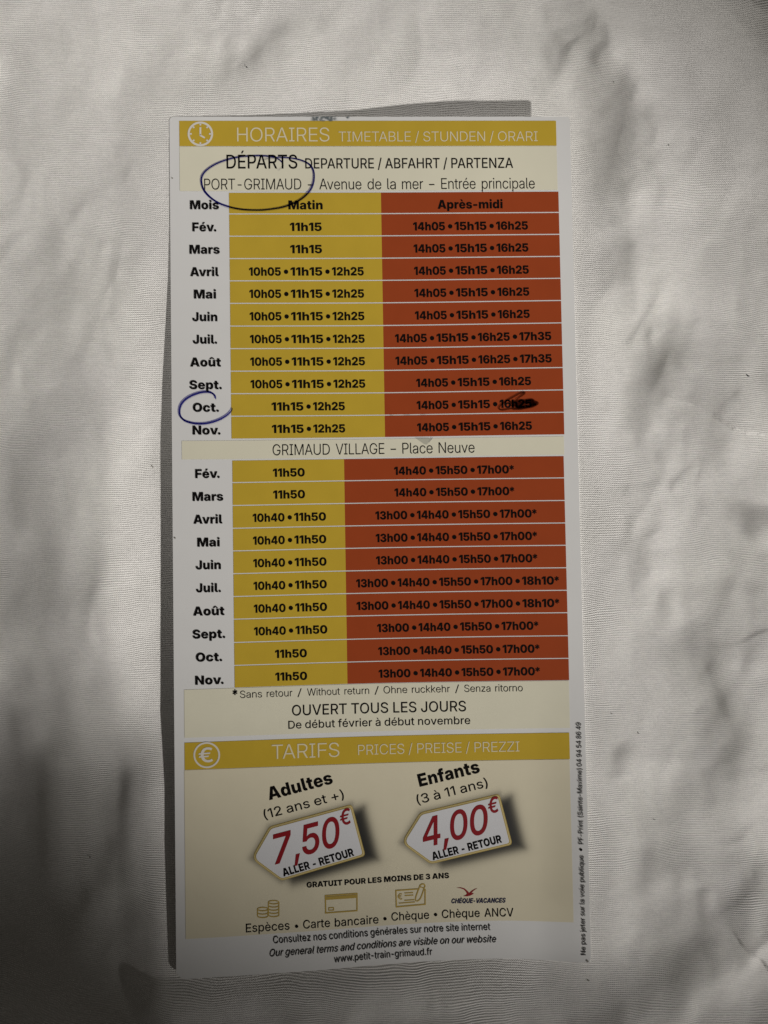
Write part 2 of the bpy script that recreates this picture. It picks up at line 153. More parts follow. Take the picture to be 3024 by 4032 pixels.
'p': '581|71,-204 71,529 141,529 141,435 145,435 ~158,462 ~203,509 ~270,537 313,537 ~380,537 ~481,469 ~538,346 538,264 ~538,182 ~481,58 ~380,-10 313,-10 ~270,-10 ~205,18 ~160,66 146,93 142,93 142,-204|303,54 ~353,54 ~425,106 ~465,201 465,264 ~465,328 ~426,421 ~353,473 303,473 ~252,473 ~178,421 ~139,327 139,264 ~139,202 ~178,107 ~252,54',
'r': '334|71,0 71,529 140,529 140,445 143,445 ~159,486 ~232,536 282,536 ~291,536 ~309,535 315,534 315,463 ~311,464 ~287,467 272,467 ~236,467 ~177,435 ~142,375 142,332 142,0',
's': '492|247,-11 ~192,-11 ~106,24 ~52,93 46,144 115,151 ~123,102 ~190,52 246,52 ~305,52 ~375,103 375,142 ~375,174 ~330,213 289,222 203,243 ~131,260 ~60,331 60,386 ~60,431 ~108,499 ~194,538 249,538 ~302,538 ~382,502 ~431,435 437,389 370,381 ~363,423 ~303,476 249,476 ~197,476 ~132,426 132,388 ~132,356 ~178,316 223,306 307,286 ~378,269 ~448,200 448,145 ~448,98 ~396,28 ~306,-11',
't': '300|274,529 274,467 7,467 7,529|93,665 165,665 165,125 ~165,90 ~195,59 229,60 ~239,61 ~262,62 272,63 279,1 ~267,-1 ~239,-3 226,-3 ~161,-4 ~93,60 93,119',
'u': '563|259,-8 ~205,-8 ~120,38 ~71,128 71,193 71,529 142,529 142,198 ~142,131 ~214,57 275,57 ~316,57 ~382,92 ~420,159 420,208 420,529 492,529 492,0 422,0 422,126 438,126 ~414,55 ~320,-8',
'v': '529|227,0 22,529 100,529 220,208 ~236,166 ~263,83 276,42 255,42 ~269,83 ~295,166 310,208 430,529 507,529 302,0',
'z': '505|53,0 53,55 355,460 355,464 59,464 59,529 445,529 445,471 148,69 148,66 451,66 451,0',
'é': '553|286,-11 ~211,-11 ~102,59 ~43,182 43,262 ~43,343 ~103,467 ~209,538 279,538 ~328,538 ~413,503 ~477,434 ~512,334 512,269 512,244 85,244 85,305 473,305 441,284 ~441,340 ~401,426 ~329,474 279,474 ~229,474 ~155,425 ~114,340 114,286 114,253 ~114,193 ~156,103 ~233,54 286,54 ~324,54 ~382,78 ~422,121 432,149 502,139 ~491,96 ~431,28 ~341,-11|246,599 314,742 395,742 306,599',
'–': '500|500,337 500,269 0,269 0,337',
},
'R': {
'(': '391|121,295 ~121,375 ~153,550 ~208,711 245,770 341,770 ~305,695 ~251,530 ~223,368 223,295 ~223,229 ~248,96 ~300,-51 341,-138 245,-138 ~184,-34 ~121,186',
')': '391|50,-138 ~91,-50 ~143,98 ~168,231 168,295 ~168,368 ~139,530 ~86,695 50,770 146,770 ~182,711 ~238,550 ~270,375 270,295 ~270,184 ~206,-36 146,-138',
'+': '647|277,46 277,524 369,524 369,46|84,242 84,328 562,328 562,242',
',': '269|49,-171 92,104 201,104 123,-171',
'-': '647|484,349 484,260 162,260 162,349',
'.': '269|136,-7 ~107,-7 ~67,33 67,62 ~67,91 ~107,131 136,131 ~165,131 ~205,91 205,62 ~205,33 ~165,-7',
'/': '360|342,762 108,-109 17,-109 251,762',
'0': '637|318,-10 ~235,-10 ~116,79 ~53,246 53,363 ~53,481 ~117,648 ~235,738 318,738 ~402,738 ~521,648 ~584,481 584,363 ~584,246 ~521,79 ~402,-10|318,80 ~370,80 ~443,147 ~481,274 481,363 ~481,453 ~443,580 ~370,648 318,648 ~267,648 ~194,580 ~155,453 155,363 ~155,274 ~194,147 ~267,80',
'1': '403|323,728 323,0 220,0 220,630 216,630 41,505 41,611 205,728',
'2': '605|65,0 65,78 314,330 ~353,371 ~406,433 ~433,492 433,525 ~433,563 ~399,619 ~339,648 300,648 ~258,648 ~198,615 ~165,553 165,511 65,511 ~65,579 ~126,681 ~232,738 301,738 ~369,738 ~474,683 ~533,589 533,528 ~533,487 ~503,409 ~430,317 366,253 210,95 210,90 543,90 543,0',
'3': '620|311,-10 ~237,-10 ~123,43 ~57,136 55,198 161,198 ~163,161 ~202,108 ~268,80 310,80 ~354,80 ~422,111 ~461,167 461,203 ~461,241 ~422,297 ~349,329 298,329 237,329 237,416 298,416 ~340,416 ~403,445 ~439,497 439,533 ~439,568 ~407,620 ~350,649 311,649 ~273,649 ~211,621 ~172,570 171,534 70,534 ~72,594 ~136,686 ~245,738 312,738 ~382,738 ~485,684 ~541,593 541,539 ~541,479 ~473,394 415,378 415,373 ~463,366 ~531,318 ~567,246 567,200 ~567,140 ~500,44 ~385,-10',
'4': '647|50,150 50,235 371,728 436,728 436,604 395,604 161,244 161,240 599,240 599,150|399,0 399,175 400,214 400,728 500,728 500,0',
'5': '596|294,-10 ~226,-10 ~120,43 ~56,135 54,194 156,194 ~159,161 ~196,109 ~257,80 294,80 ~337,80 ~403,119 ~441,189 441,234 ~441,280 ~402,351 ~335,391 291,391 ~253,391 ~182,364 163,340 65,351 103,728 506,728 506,637 192,637 170,428 173,428 ~198,452 ~271,480 313,480 ~362,480 ~447,444 ~509,378 ~543,289 543,236 ~543,165 ~479,54 ~367,-10',
'6': '619|316,-10 ~265,-10 ~170,27 ~96,108 ~53,241 53,338 ~53,432 ~89,580 ~160,684 ~261,738 326,738 ~390,738 ~489,687 ~552,599 560,541 457,541 ~446,587 ~380,646 327,646 ~271,646 ~194,582 ~153,462 153,380 158,380 ~176,410 ~231,453 ~300,476 338,476 ~402,476 ~505,414 ~566,306 566,236 ~566,166 ~504,55 ~391,-10|315,79 ~358,79 ~425,121 ~465,192 465,235 ~465,278 ~426,348 ~360,389 318,389 ~286,389 ~231,365 ~190,321 ~167,266 167,235 ~167,193 ~206,122 ~273,79',
'7': '559|90,0 410,632 410,637 40,637 40,728 519,728 519,633 200,0',
'8': '618|309,-10 ~233,-10 ~118,42 ~53,135 53,194 ~53,240 ~92,319 ~159,371 202,378 202,381 ~146,394 ~79,484 79,543 ~79,599 ~139,687 ~242,738 309,738 ~375,738 ~478,687 ~538,599 538,543 ~538,484 ~470,394 416,381 416,378 ~458,371 ~525,319 ~565,240 565,194 ~565,135 ~499,42 ~384,-10|309,77 ~355,77 ~422,108 ~459,163 459,200 ~459,239 ~420,298 ~352,332 309,332 ~265,332 ~197,298 ~158,239 158,200 ~158,163 ~195,108 ~263,77|309,417 ~346,417 ~403,446 ~436,500 436,535 ~436,570 ~404,622 ~347,650 309,650 ~271,650 ~213,622 ~181,570 181,535 ~181,500 ~213,447 ~271,417',
'9': '619|294,-10 ~229,-10 ~129,40 ~67,130 58,188 162,188 ~172,141 ~239,81 293,81 ~348,81 ~425,146 ~466,266 466,349 461,349 ~443,319 ~388,276 ~320,253 282,253 ~218,253 ~114,314 ~53,423 53,492 ~53,562 ~116,674 ~229,739 305,738 ~355,738 ~449,700 ~523,620 ~566,487 566,390 ~566,296 ~529,147 ~459,44 ~358,-10|301,340 ~333,340 ~388,365 ~429,408 ~453,463 453,495 ~453,536 ~414,606 ~347,648 304,648 ~262,648 ~195,607 ~155,536 155,493 ~155,450 ~193,381 ~259,340',
'A': '695|21,0 283,728 409,728 674,0 561,0 416,414 ~400,461 ~361,589 334,682 357,682 ~331,588 ~292,459 277,414 134,0|161,195 161,284 534,284 534,195',
'B': '652|79,0 79,728 345,728 ~422,728 ~524,677 ~575,591 575,536 ~575,491 ~543,429 ~488,391 453,381 453,376 ~491,373 ~559,330 ~604,253 604,197 ~604,141 ~551,51 ~441,0 355,0|184,91 347,91 ~427,91 ~499,152 499,200 ~499,236 ~464,294 ~398,327 352,327 184,327|184,412 339,412 ~377,412 ~438,440 ~472,493 472,528 ~472,575 ~407,637 341,637 184,637',
'C': '731|382,-10 ~286,-10 ~138,81 ~53,249 53,363 ~53,479 ~138,647 ~287,738 382,738 ~439,738 ~540,704 ~619,641 ~672,550 681,492 576,492 ~568,529 ~533,584 ~481,622 ~418,642 383,642 ~317,642 ~215,576 ~157,452 157,363 ~157,275 ~215,151 ~317,86 383,86 ~418,86 ~481,106 ~533,143 ~568,199 576,235 682,235 ~673,180 ~621,90 ~542,25 ~441,-10',
'D': '715|313,0 134,0 134,92 307,92 ~392,92 ~504,156 ~559,278 559,365 ~559,451 ~504,572 ~395,635 314,635 131,635 131,728 321,728 ~428,728 ~580,640 ~662,478 662,365 ~662,251 ~580,88 ~424,0|185,728 185,0 79,0 79,728',
'E': '599|79,0 79,728 540,728 540,636 185,636 185,414 515,414 515,323 185,323 185,91 543,91 543,0',
'F': '583|79,0 79,728 533,728 533,636 185,636 185,401 501,401 501,310 185,310 185,0',
'G': '744|384,-10 ~286,-10 ~137,82 ~53,249 53,363 ~53,478 ~137,646 ~285,738 380,738 ~438,738 ~540,703 ~620,638 ~673,550 682,496 575,496 ~565,530 ~530,583 ~480,621 ~418,642 381,642 ~317,642 ~215,576 ~157,452 157,363 ~157,276 ~216,152 ~318,86 384,86 ~444,86 ~534,135 ~585,226 585,287 614,282 403,282 403,370 688,370 688,288 ~688,198 ~609,64 ~472,-10',
'H': '737|79,0 79,728 185,728 185,418 552,418 552,728 657,728 657,0 552,0 552,326 185,326 185,0',
'I': '427|42,0 42,91 161,91 161,637 42,637 42,728 386,728 386,637 266,637 266,91 386,91 386,0',
'J': '567|266,-10 ~166,-10 ~43,105 43,210 43,251 148,251 148,210 ~148,147 ~212,81 266,81 ~319,81 ~383,147 383,210 383,728 488,728 488,210 ~488,105 ~365,-10',
'L': '560|79,0 79,728 185,728 185,91 519,91 519,0',
'M': '900|79,0 79,728 231,728 397,296 ~404,278 ~421,224 ~440,163 ~456,104 462,80 439,80 ~446,103 ~462,161 ~481,223 ~498,278 505,296 668,728 821,728 821,0 717,0 717,400 ~717,423 ~717,483 ~719,549 ~721,617 721,649 731,649 ~720,614 ~697,541 ~675,474 ~656,418 649,400 495,0 405,0 249,400 ~242,418 ~223,473 ~201,539 ~178,612 165,649 177,649 ~178,620 ~179,553 ~180,485 ~182,424 182,400 182,0',
'N': '746|79,0 79,728 200,728 482,283 ~494,264 ~527,207 ~565,136 583,96 570,91 ~566,130 ~562,208 ~561,277 561,299 561,728 667,728 667,0 545,0 293,397 ~276,425 ~239,488 ~192,571 160,629 177,634 ~179,580 ~183,488 ~186,418 186,398 186,0',
'O': '762|381,-10 ~287,-10 ~138,81 ~53,249 53,363 ~53,479 ~138,646 ~287,738 381,738 ~476,738 ~624,646 ~709,479 709,363 ~709,249 ~624,81 ~476,-10|381,86 ~445,86 ~546,150 ~605,274 605,363 ~605,454 ~546,578 ~445,642 381,642 ~318,642 ~216,577 ~157,453 157,363 ~157,274 ~216,150 ~318,86',
'P': '635|79,0 79,728 339,728 ~422,728 ~533,667 ~590,562 590,495 ~590,428 ~533,323 ~421,262 338,262 153,262 153,352 331,352 ~384,352 ~452,389 ~484,453 484,495 ~484,537 ~452,601 ~384,637 330,637 185,637 185,0',
'R': '644|79,0 79,728 341,728 ~423,728 ~535,670 ~592,568 592,501 ~592,434 ~534,333 ~422,277 339,277 139,277 139,368 333,368 ~386,368 ~453,400 ~486,459 486,501 ~486,543 ~453,603 ~385,637 332,637 185,637 185,0|496,0 320,328 437,328 616,0',
'S': '640|322,-12 ~240,-12 ~120,41 ~53,139 50,207 155,207 ~158,165 ~203,108 ~277,80 322,80 ~370,80 ~444,110 ~487,165 487,201 ~487,233 ~451,275 ~389,303 347,314 262,336 ~168,361 ~69,455 69,529 ~69,592 ~135,686 ~251,738 324,738 ~399,738 ~512,685 ~577,592 578,532 476,532 ~471,586 ~386,646 322,646 ~277,646 ~210,617 ~173,567 173,535 ~173,501 ~213,458 ~275,432 308,423 381,404 ~419,395 ~493,364 ~554,317 ~590,248 590,201 ~590,139 ~526,43 ~406,-12',
'T': '643|40,636 40,728 603,728 603,636 375,636 375,0 269,0 269,636',
'U': '733|367,-11 ~280,-11 ~150,56 ~79,173 79,249 79,728 184,728 184,258 ~184,207 ~228,129 ~310,84 367,84 ~423,84 ~505,129 ~549,207 549,258 549,728 654,728 654,249 ~654,173 ~583,56 ~454,-11',
'V': '695|286,0 21,728 134,728 280,313 ~295,270 ~335,138 362,47 339,47 ~365,140 ~405,270 419,313 561,728 673,728 412,0',
'Z': '633|54,0 54,74 383,542 ~407,575 ~459,642 486,675 497,640 ~452,637 ~361,636 316,636 55,636 55,728 578,728 578,653 255,193 ~230,158 ~174,87 146,53 135,88 ~180,90 ~271,91 316,91 581,91 581,0',
'a': '557|224,-11 ~173,-11 ~89,26 ~41,100 41,153 ~41,199 ~76,258 ~137,292 ~211,309 250,314 ~298,320 ~358,327 ~386,344 386,363 386,366 ~386,397 ~362,440 ~314,463 279,463 ~243,463 ~191,440 ~158,405 152,385 55,406 ~71,455 ~137,517 ~227,547 278,547 ~312,547 ~386,530 ~448,488 ~487,416 487,360 487,0 389,0 389,74 384,74 ~374,54 ~333,14 ~269,-11|245,71 ~291,71 ~354,107 ~387,164 387,196 387,266 ~381,260 ~349,251 ~308,244 ~267,238 253,236 ~223,232 ~171,214 ~140,179 140,151 ~140,125 ~167,90 ~214,71',
'b': '607|334,-11 ~288,-11 ~225,20 ~187,64 176,84 168,84 168,0 70,0 70,728 171,728 171,454 176,454 ~187,473 ~225,516 ~287,547 334,547 ~401,547 ~503,480 ~562,355 562,269 ~562,183 ~504,57 ~401,-11|314,76 ~361,76 ~426,126 ~459,213 459,269 ~459,325 ~426,411 ~361,460 314,460 ~267,460 ~202,412 ~168,327 168,269 ~168,212 ~202,125 ~268,76',
'c': '565|296,-12 ~220,-12 ~108,58 ~45,184 45,267 ~45,351 ~108,477 ~220,547 296,547 ~338,547 ~412,524 ~471,482 ~512,421 521,383 425,364 ~419,385 ~397,421 ~365,446 ~322,460 296,460 ~246,460 ~180,409 ~147,321 147,267 ~147,214 ~180,127 ~246,75 296,75 ~322,75 ~365,89 ~398,116 ~421,153 426,175 523,156 ~514,117 ~473,56 ~413,12 ~339,-12',
'd': '607|273,-11 ~206,-11 ~103,57 ~45,183 45,269 ~45,355 ~104,480 ~207,547 273,547 ~320,547 ~382,516 ~420,473 431,454 436,454 436,728 536,728 536,0 438,0 438,84 431,84 ~420,64 ~381,20 ~319,-11|293,76 ~339,76 ~404,125 ~438,212 438,269 ~438,327 ~405,412 ~340,460 293,460 ~246,460 ~181,411 ~147,325 147,269 ~147,213 ~181,126 ~246,76',
'e': '576|301,-12 ~221,-12 ~107,58 ~45,183 45,266 ~45,349 ~106,476 ~218,547 292,547 ~340,547 ~426,515 ~494,448 ~533,345 533,274 533,239 102,239 102,317 481,317 434,291 ~434,341 ~402,419 ~338,462 292,462 ~246,462 ~180,418 ~145,345 145,300 145,250 ~145,194 ~184,115 ~254,73 302,73 ~333,73 ~384,92 ~420,128 429,154 525,136 ~513,92 ~451,26 ~358,-12',
'f': '364|331,539 331,456 9,456 9,539|111,0 111,609 ~111,657 ~154,721 ~225,754 268,754 ~297,754 ~339,746 349,743 330,660 ~323,662 ~298,666 282,666 ~245,666 ~212,629 212,593 212,0',
'g': '608|296,-215 ~234,-215 ~141,-182 ~82,-125 68,-89 155,-55 ~165,-73 ~198,-108 ~254,-132 296,-132 ~359,-132 ~437,-70 437,-6 437,95 430,95 ~419,75 ~381,33 ~319,5 272,5 ~207,5 ~104,67 ~45,187 45,271 ~45,356 ~104,480 ~207,547 274,547 ~321,547 ~383,516 ~422,472 433,453 439,453 439,539 537,539 537,-7 ~537,-79 ~473,-171 ~363,-215|293,90 ~340,90 ~405,134 ~439,216 439,273 ~439,329 ~405,413 ~340,460 293,460 ~246,460 ~181,411 ~147,327 147,273 ~147,218 ~181,135 ~247,90',
'h': '589|171,319 171,0 70,0 70,728 171,728 171,407 154,407 ~178,480 ~269,547 333,547 ~388,547 ~471,500 ~519,409 519,341 519,0 418,0 418,330 ~418,391 ~355,458 301,458 ~264,458 ~205,426 ~171,364',
'i': '241|70,0 70,539 171,539 171,0|121,626 ~94,626 ~56,662 56,688 ~56,714 ~94,750 121,750 ~148,750 ~186,714 186,688 ~186,662 ~148,626',
'j': '241|70,539 171,539 171,-43 ~171,-94 ~133,-166 ~60,-204 7,-204 -18,-204 -18,-116 1,-116 ~37,-116 ~70,-77 70,-40|121,626 ~94,626 ~56,662 56,688 ~56,714 ~94,750 121,750 ~148,750 ~186,714 186,688 ~186,662 ~148,626',
'k': '547|164,185 164,308 179,308 401,539 524,539 276,280 260,280|70,0 70,728 171,728 171,0|414,0 215,257 285,328 539,0',
'l': '274|204,-3 ~136,-3 ~70,62 70,125 70,728 171,728 171,144 ~171,110 ~190,83 217,83 ~228,83 ~242,84 247,86 262,4 ~252,1 ~221,-3',
'm': '877|70,0 70,539 167,539 169,418 160,418 ~173,462 ~221,520 ~287,549 322,549 ~382,549 ~458,476 469,416 455,416 ~466,457 ~518,517 ~591,549 634,549 ~682,549 ~760,507 ~806,424 806,362 806,0 706,0 706,354 ~706,410 ~643,460 601,460 ~566,460 ~515,430 ~488,379 488,346 488,0 389,0 389,361 ~389,406 ~331,460 286,460 ~256,460 ~203,431 ~171,375 171,334 171,0',
'n': '589|171,319 171,0 70,0 70,539 167,539 168,407 154,407 ~178,480 ~269,547 333,547 ~388,547 ~471,500 ~518,409 518,341 518,0 418,0 418,330 ~418,391 ~355,458 301,458 ~264,458 ~205,426 ~171,364',
'o': '592|296,-12 ~221,-12 ~108,58 ~45,184 45,267 ~45,351 ~108,477 ~221,547 296,547 ~372,547 ~485,477 ~548,351 548,267 ~548,184 ~485,58 ~372,-12|296,75 ~346,75 ~413,127 ~446,214 446,267 ~446,321 ~413,408 ~346,460 296,460 ~246,460 ~180,408 ~147,321 147,267 ~147,214 ~180,127 ~246,75',
'p': '607|70,-204 70,539 168,539 168,454 176,454 ~187,473 ~224,516 ~287,547 334,547 ~401,547 ~503,480 ~562,355 562,269 ~562,183 ~504,57 ~401,-11 334,-11 ~288,-11 ~226,20 ~188,64 176,84 171,84 171,-204|314,76 ~361,76 ~426,126 ~459,213 459,269 ~459,325 ~426,411 ~361,460 314,460 ~267,460 ~202,412 ~168,327 168,269 ~168,212 ~202,125 ~268,76',
'q': '607|536,-204 436,-204 436,84 431,84 ~420,64 ~381,20 ~319,-11 273,-11 ~206,-11 ~103,57 ~45,183 45,269 ~45,355 ~104,480 ~207,547 273,547 ~320,547 ~382,516 ~420,473 431,454 438,454 438,539 536,539|293,76 ~339,76 ~404,125 ~438,212 438,269 ~438,327 ~405,412 ~340,460 293,460 ~246,460 ~181,411 ~147,325 147,269 ~147,213 ~181,126 ~246,76',
'r': '373|70,0 70,539 168,539 168,453 172,453 ~187,497 ~260,547 308,547 ~319,547 ~344,545 352,544 352,447 ~346,449 ~314,453 297,453 ~261,453 ~204,422 ~171,367 171,329 171,0',
's': '524|262,-12 ~204,-12 ~113,23 ~54,91 46,141 142,157 ~152,114 ~213,71 262,71 ~315,71 ~377,116 377,147 ~377,174 ~338,209 300,217 210,238 ~135,255 ~61,329 61,387 ~61,435 ~114,507 ~206,547 266,547 ~324,547 ~408,511 ~460,448 469,405 377,389 ~369,420 ~317,466 267,466 ~222,466 ~162,424 162,392 ~162,365 ~203,330 247,320 333,301 ~408,284 ~480,211 480,154 ~480,105 ~425,31 ~326,-12',
't': '334|301,539 301,456 9,456 9,539|92,671 193,671 193,143 ~193,110 ~220,80 252,80 ~261,80 ~289,83 299,85 313,3 ~298,-2 ~261,-5 243,-5 ~170,-5 ~92,67 92,134',
'u': '589|257,-8 ~202,-8 ~118,39 ~70,130 70,198 70,539 171,539 171,209 ~171,149 ~234,81 288,81 ~325,81 ~384,113 ~418,175 418,220 418,539 519,539 519,0 422,0 421,132 435,132 ~410,58 ~319,-8',
'v': '560|226,0 21,539 130,539 239,231 ~257,183 ~282,86 296,39 266,39 ~279,86 ~305,183 322,231 430,539 539,539 334,0',
'w': '813|189,0 26,539 132,539 194,313 ~207,262 ~237,140 252,68 237,68 ~251,138 ~281,260 295,313 357,539 458,539 518,313 ~532,261 ~562,139 576,68 560,68 ~575,139 ~604,260 618,313 680,539 787,539 623,0 522,0 454,236 ~444,272 ~424,348 ~405,427 396,466 417,466 ~408,427 ~389,348 ~369,271 359,236 291,0',
'x': '545|25,0 240,314 239,239 37,539 151,539 215,439 ~240,400 ~278,329 298,296 251,296 ~272,329 ~308,400 333,439 398,539 511,539 307,236 307,310 520,0 405,0 330,116 ~306,154 ~268,223 248,255 295,255 ~275,223 ~240,154 215,116 139,0',
'y': '560|66,-198 85,-115 106,-117 ~131,-122 ~171,-114 ~201,-81 211,-48 227,-1 21,539 130,539 239,231 ~257,182 ~282,86 295,39 264,39 ~278,86 ~304,183 321,231 431,539 539,539 302,-81 ~286,-123 ~239,-179 ~176,-207 135,-207 ~113,-207 ~76,-202',
'z': '542|58,0 58,71 350,446 350,451 65,451 65,539 476,539 476,463 192,93 192,89 484,89 484,0',
'É': '599|79,0 79,728 540,728 540,636 185,636 185,414 515,414 515,323 185,323 185,91 543,91 543,0|269,797 339,943 445,943 348,797',
'à': '557|224,-11 ~173,-11 ~89,26 ~41,100 41,153 ~41,199 ~76,258 ~137,292 ~211,309 250,314 ~298,320 ~358,327 ~386,344 386,363 386,366 ~386,397 ~362,440 ~314,463 279,463 ~243,463 ~191,440 ~158,405 152,385 55,406 ~71,455 ~137,517 ~227,547 278,547 ~312,547 ~386,530 ~448,488 ~487,416 487,360 487,0 389,0 389,74 384,74 ~374,54 ~333,14 ~269,-11|245,71 ~291,71 ~354,107 ~387,164 387,196 387,266 ~381,260 ~349,251 ~308,244 ~267,238 253,236 ~223,232 ~171,214 ~140,179 140,151 ~140,125 ~167,90 ~214,71|235,609 138,755 244,755 314,609',
'è': '576|301,-12 ~221,-12 ~107,58 ~45,183 45,266 ~45,349 ~106,476 ~218,547 292,547 ~340,547 ~426,515 ~494,448 ~533,345 533,274 533,239 102,239 102,317 481,317 434,291 ~434,341 ~402,419 ~338,462 292,462 ~246,462 ~180,418 ~145,345 145,300 145,250 ~145,194 ~184,115 ~254,73 302,73 ~333,73 ~384,92 ~420,128 429,154 525,136 ~513,92 ~451,26 ~358,-12|253,609 156,755 262,755 331,609',
'é': '576|301,-12 ~221,-12 ~107,58 ~45,183 45,266 ~45,349 ~106,476 ~218,547 292,547 ~340,547 ~426,515 ~494,448 ~533,345 533,274 533,239 102,239 102,317 481,317 434,291 ~434,341 ~402,419 ~338,462 292,462 ~246,462 ~180,418 ~145,345 145,300 145,250 ~145,194 ~184,115 ~254,73 302,73 ~333,73 ~384,92 ~420,128 429,154 525,136 ~513,92 ~451,26 ~358,-12|248,609 318,755 424,755 327,609',
'•': '529|264,132 ~221,132 ~150,174 ~108,245 108,288 ~108,331 ~150,402 ~221,444 264,444 ~308,444 ~379,402 ~421,331 421,288 ~421,245 ~379,174 ~308,132',
},
'M': {
',': '269|42,-165 83,110 209,110 130,-165',
'0': '648|324,-11 ~236,-11 ~110,79 ~42,247 42,363 ~42,480 ~110,648 ~236,738 324,738 ~412,738 ~538,648 ~606,480 606,363 ~606,247 ~538,79 ~412,-11|324,97 ~373,97 ~443,160 ~480,280 480,363 ~480,447 ~443,567 ~373,631 324,631 ~275,631 ~205,567 ~168,447 168,363 ~168,280 ~205,160 ~275,97',
'4': '654|39,151 39,253 359,728 442,728 442,590 394,590 170,259 170,256 616,256 616,151|396,0 396,182 397,228 397,728 519,728 519,0',
'5': '601|299,-10 ~225,-10 ~111,46 ~43,145 41,210 166,210 ~168,176 ~204,124 ~263,95 299,95 ~339,95 ~400,131 ~435,196 435,238 ~435,281 ~400,346 ~339,384 300,384 ~256,384 ~187,349 171,318 52,326 82,728 519,728 519,620 194,620 176,426 179,426 ~205,454 ~281,485 327,485 ~376,485 ~461,449 ~524,383 ~559,294 559,241 ~559,168 ~494,54 ~376,-10',
'7': '555|81,0 392,616 392,618 31,618 31,728 525,728 525,616 214,0',
'€': '664|525,474 491,399 20,399 48,474|460,328 424,252 20,252 48,328|615,668 566,564 ~549,578 ~505,604 ~452,621 421,621 ~367,621 ~285,565 ~239,450 239,363 ~239,276 ~285,162 ~367,106 421,106 ~452,106 ~505,123 ~548,148 563,160 612,57 ~574,24 ~475,-10 421,-10 ~330,-10 ~190,79 ~111,246 111,363 ~111,480 ~190,648 ~330,737 421,737 ~477,737 ~575,702',
},
}

# ------------------------------------------------------------------ materials
def mat(name, color, rough=0.5, spec=0.5, grain=0.0, grain_scale=9000.0, bump=0.0):
    m = bpy.data.materials.new(name)
    m.use_nodes = True
    nt = m.node_tree
    b = nt.nodes["Principled BSDF"]
    b.inputs["Base Color"].default_value = (*color, 1)
    b.inputs["Roughness"].default_value = rough
    b.inputs["Specular IOR Level"].default_value = spec
    if grain or bump:
        tc = nt.nodes.new("ShaderNodeTexCoord")
        n = nt.nodes.new("ShaderNodeTexNoise")
        n.inputs["Scale"].default_value = grain_scale
        n.inputs["Detail"].default_value = 3
        nt.links.new(tc.outputs["Object"], n.inputs["Vector"])
        n2 = nt.nodes.new("ShaderNodeTexNoise")
        n2.inputs["Scale"].default_value = 160
        n2.inputs["Detail"].default_value = 4
        nt.links.new(tc.outputs["Object"], n2.inputs["Vector"])
        add = nt.nodes.new("ShaderNodeMath"); add.operation = 'ADD'
        nt.links.new(n.outputs["Fac"], add.inputs[0]); nt.links.new(n2.outputs["Fac"], add.inputs[1])
        mr = nt.nodes.new("ShaderNodeMapRange")
        mr.inputs["From Min"].default_value = 0.6; mr.inputs["From Max"].default_value = 1.4
        mr.inputs["To Min"].default_value = 1 - grain; mr.inputs["To Max"].default_value = 1 + grain
        nt.links.new(add.outputs[0], mr.inputs["Value"])
        mx = nt.nodes.new("ShaderNodeVectorMath"); mx.operation = 'SCALE'
        mx.inputs[0].default_value = color
        nt.links.new(mr.outputs[0], mx.inputs["Scale"])
        nt.links.new(mx.outputs[0], b.inputs["Base Color"])
    return m


M_PAPER = mat("white_card", (0.77, 0.765, 0.755), 0.55, 0.18, 0.02)
M_YELLOW = mat("ochre_print", (0.575, 0.395, 0.040), 0.6, 0.10, 0.06)
M_ORANGE = mat("rust_print", (0.345, 0.060, 0.016), 0.6, 0.08, 0.06)
M_CREAM = mat("cream_print", (0.785, 0.75, 0.595), 0.55, 0.18, 0.03)
M_CREAM2 = mat("beige_print", (0.765, 0.70, 0.525), 0.55, 0.18, 0.03)
M_BLACK = mat("black_print", (0.005, 0.004, 0.004), 0.6, 0.06)
M_WHITE = mat("pale_lettering_print", (0.76, 0.68, 0.48), 0.55, 0.18, 0.02)
M_ICON = mat("pale_icon_print", (0.75, 0.71, 0.64), 0.55, 0.18, 0.02)
M_RED = mat("dark_red_print", (0.27, 0.010, 0.016), 0.55, 0.18)
M_TAGW = mat("white_print", (0.73, 0.73, 0.75), 0.55, 0.18, 0.02)
M_GOLD = mat("gold_print", (0.47, 0.35, 0.10), 0.55, 0.18, 0.03)
M_GOLDP = mat("pale_gold_print", (0.66, 0.55, 0.28), 0.55, 0.18, 0.03)
M_PICT = mat("gold_pictogram_print", (0.47, 0.33, 0.075), 0.55, 0.18, 0.03)
M_NAVY = mat("navy_print", (0.022, 0.025, 0.07), 0.55, 0.18)
M_LINT = mat("dark_lint", (0.02, 0.018, 0.016), 0.9, 0.1)
M_LINTG = mat("grey_lint", (0.24, 0.23, 0.20), 0.9, 0.1)


def film(name, tint):
    """A thin see-through ink film."""
    m = bpy.data.materials.new(name)
    m.use_nodes = True
    nt = m.node_tree
    nt.nodes.clear()
    out = nt.nodes.new("ShaderNodeOutputMaterial")
    t = nt.nodes.new("ShaderNodeBsdfTransparent")
    t.inputs[0].default_value = (*tint, 1)
    nt.links.new(t.outputs[0], out.inputs[0])
    return m


M_PEN = film("blue_ballpoint_ink", (0.045, 0.045, 0.32))
M_PENL = film("worn_ballpoint_ink", (0.36, 0.36, 0.45))
M_SCRIB = film("thin_ballpoint_ink", (0.34, 0.32, 0.34))
M_SMEAR = film("faint_smear", (0.80, 0.81, 0.82))


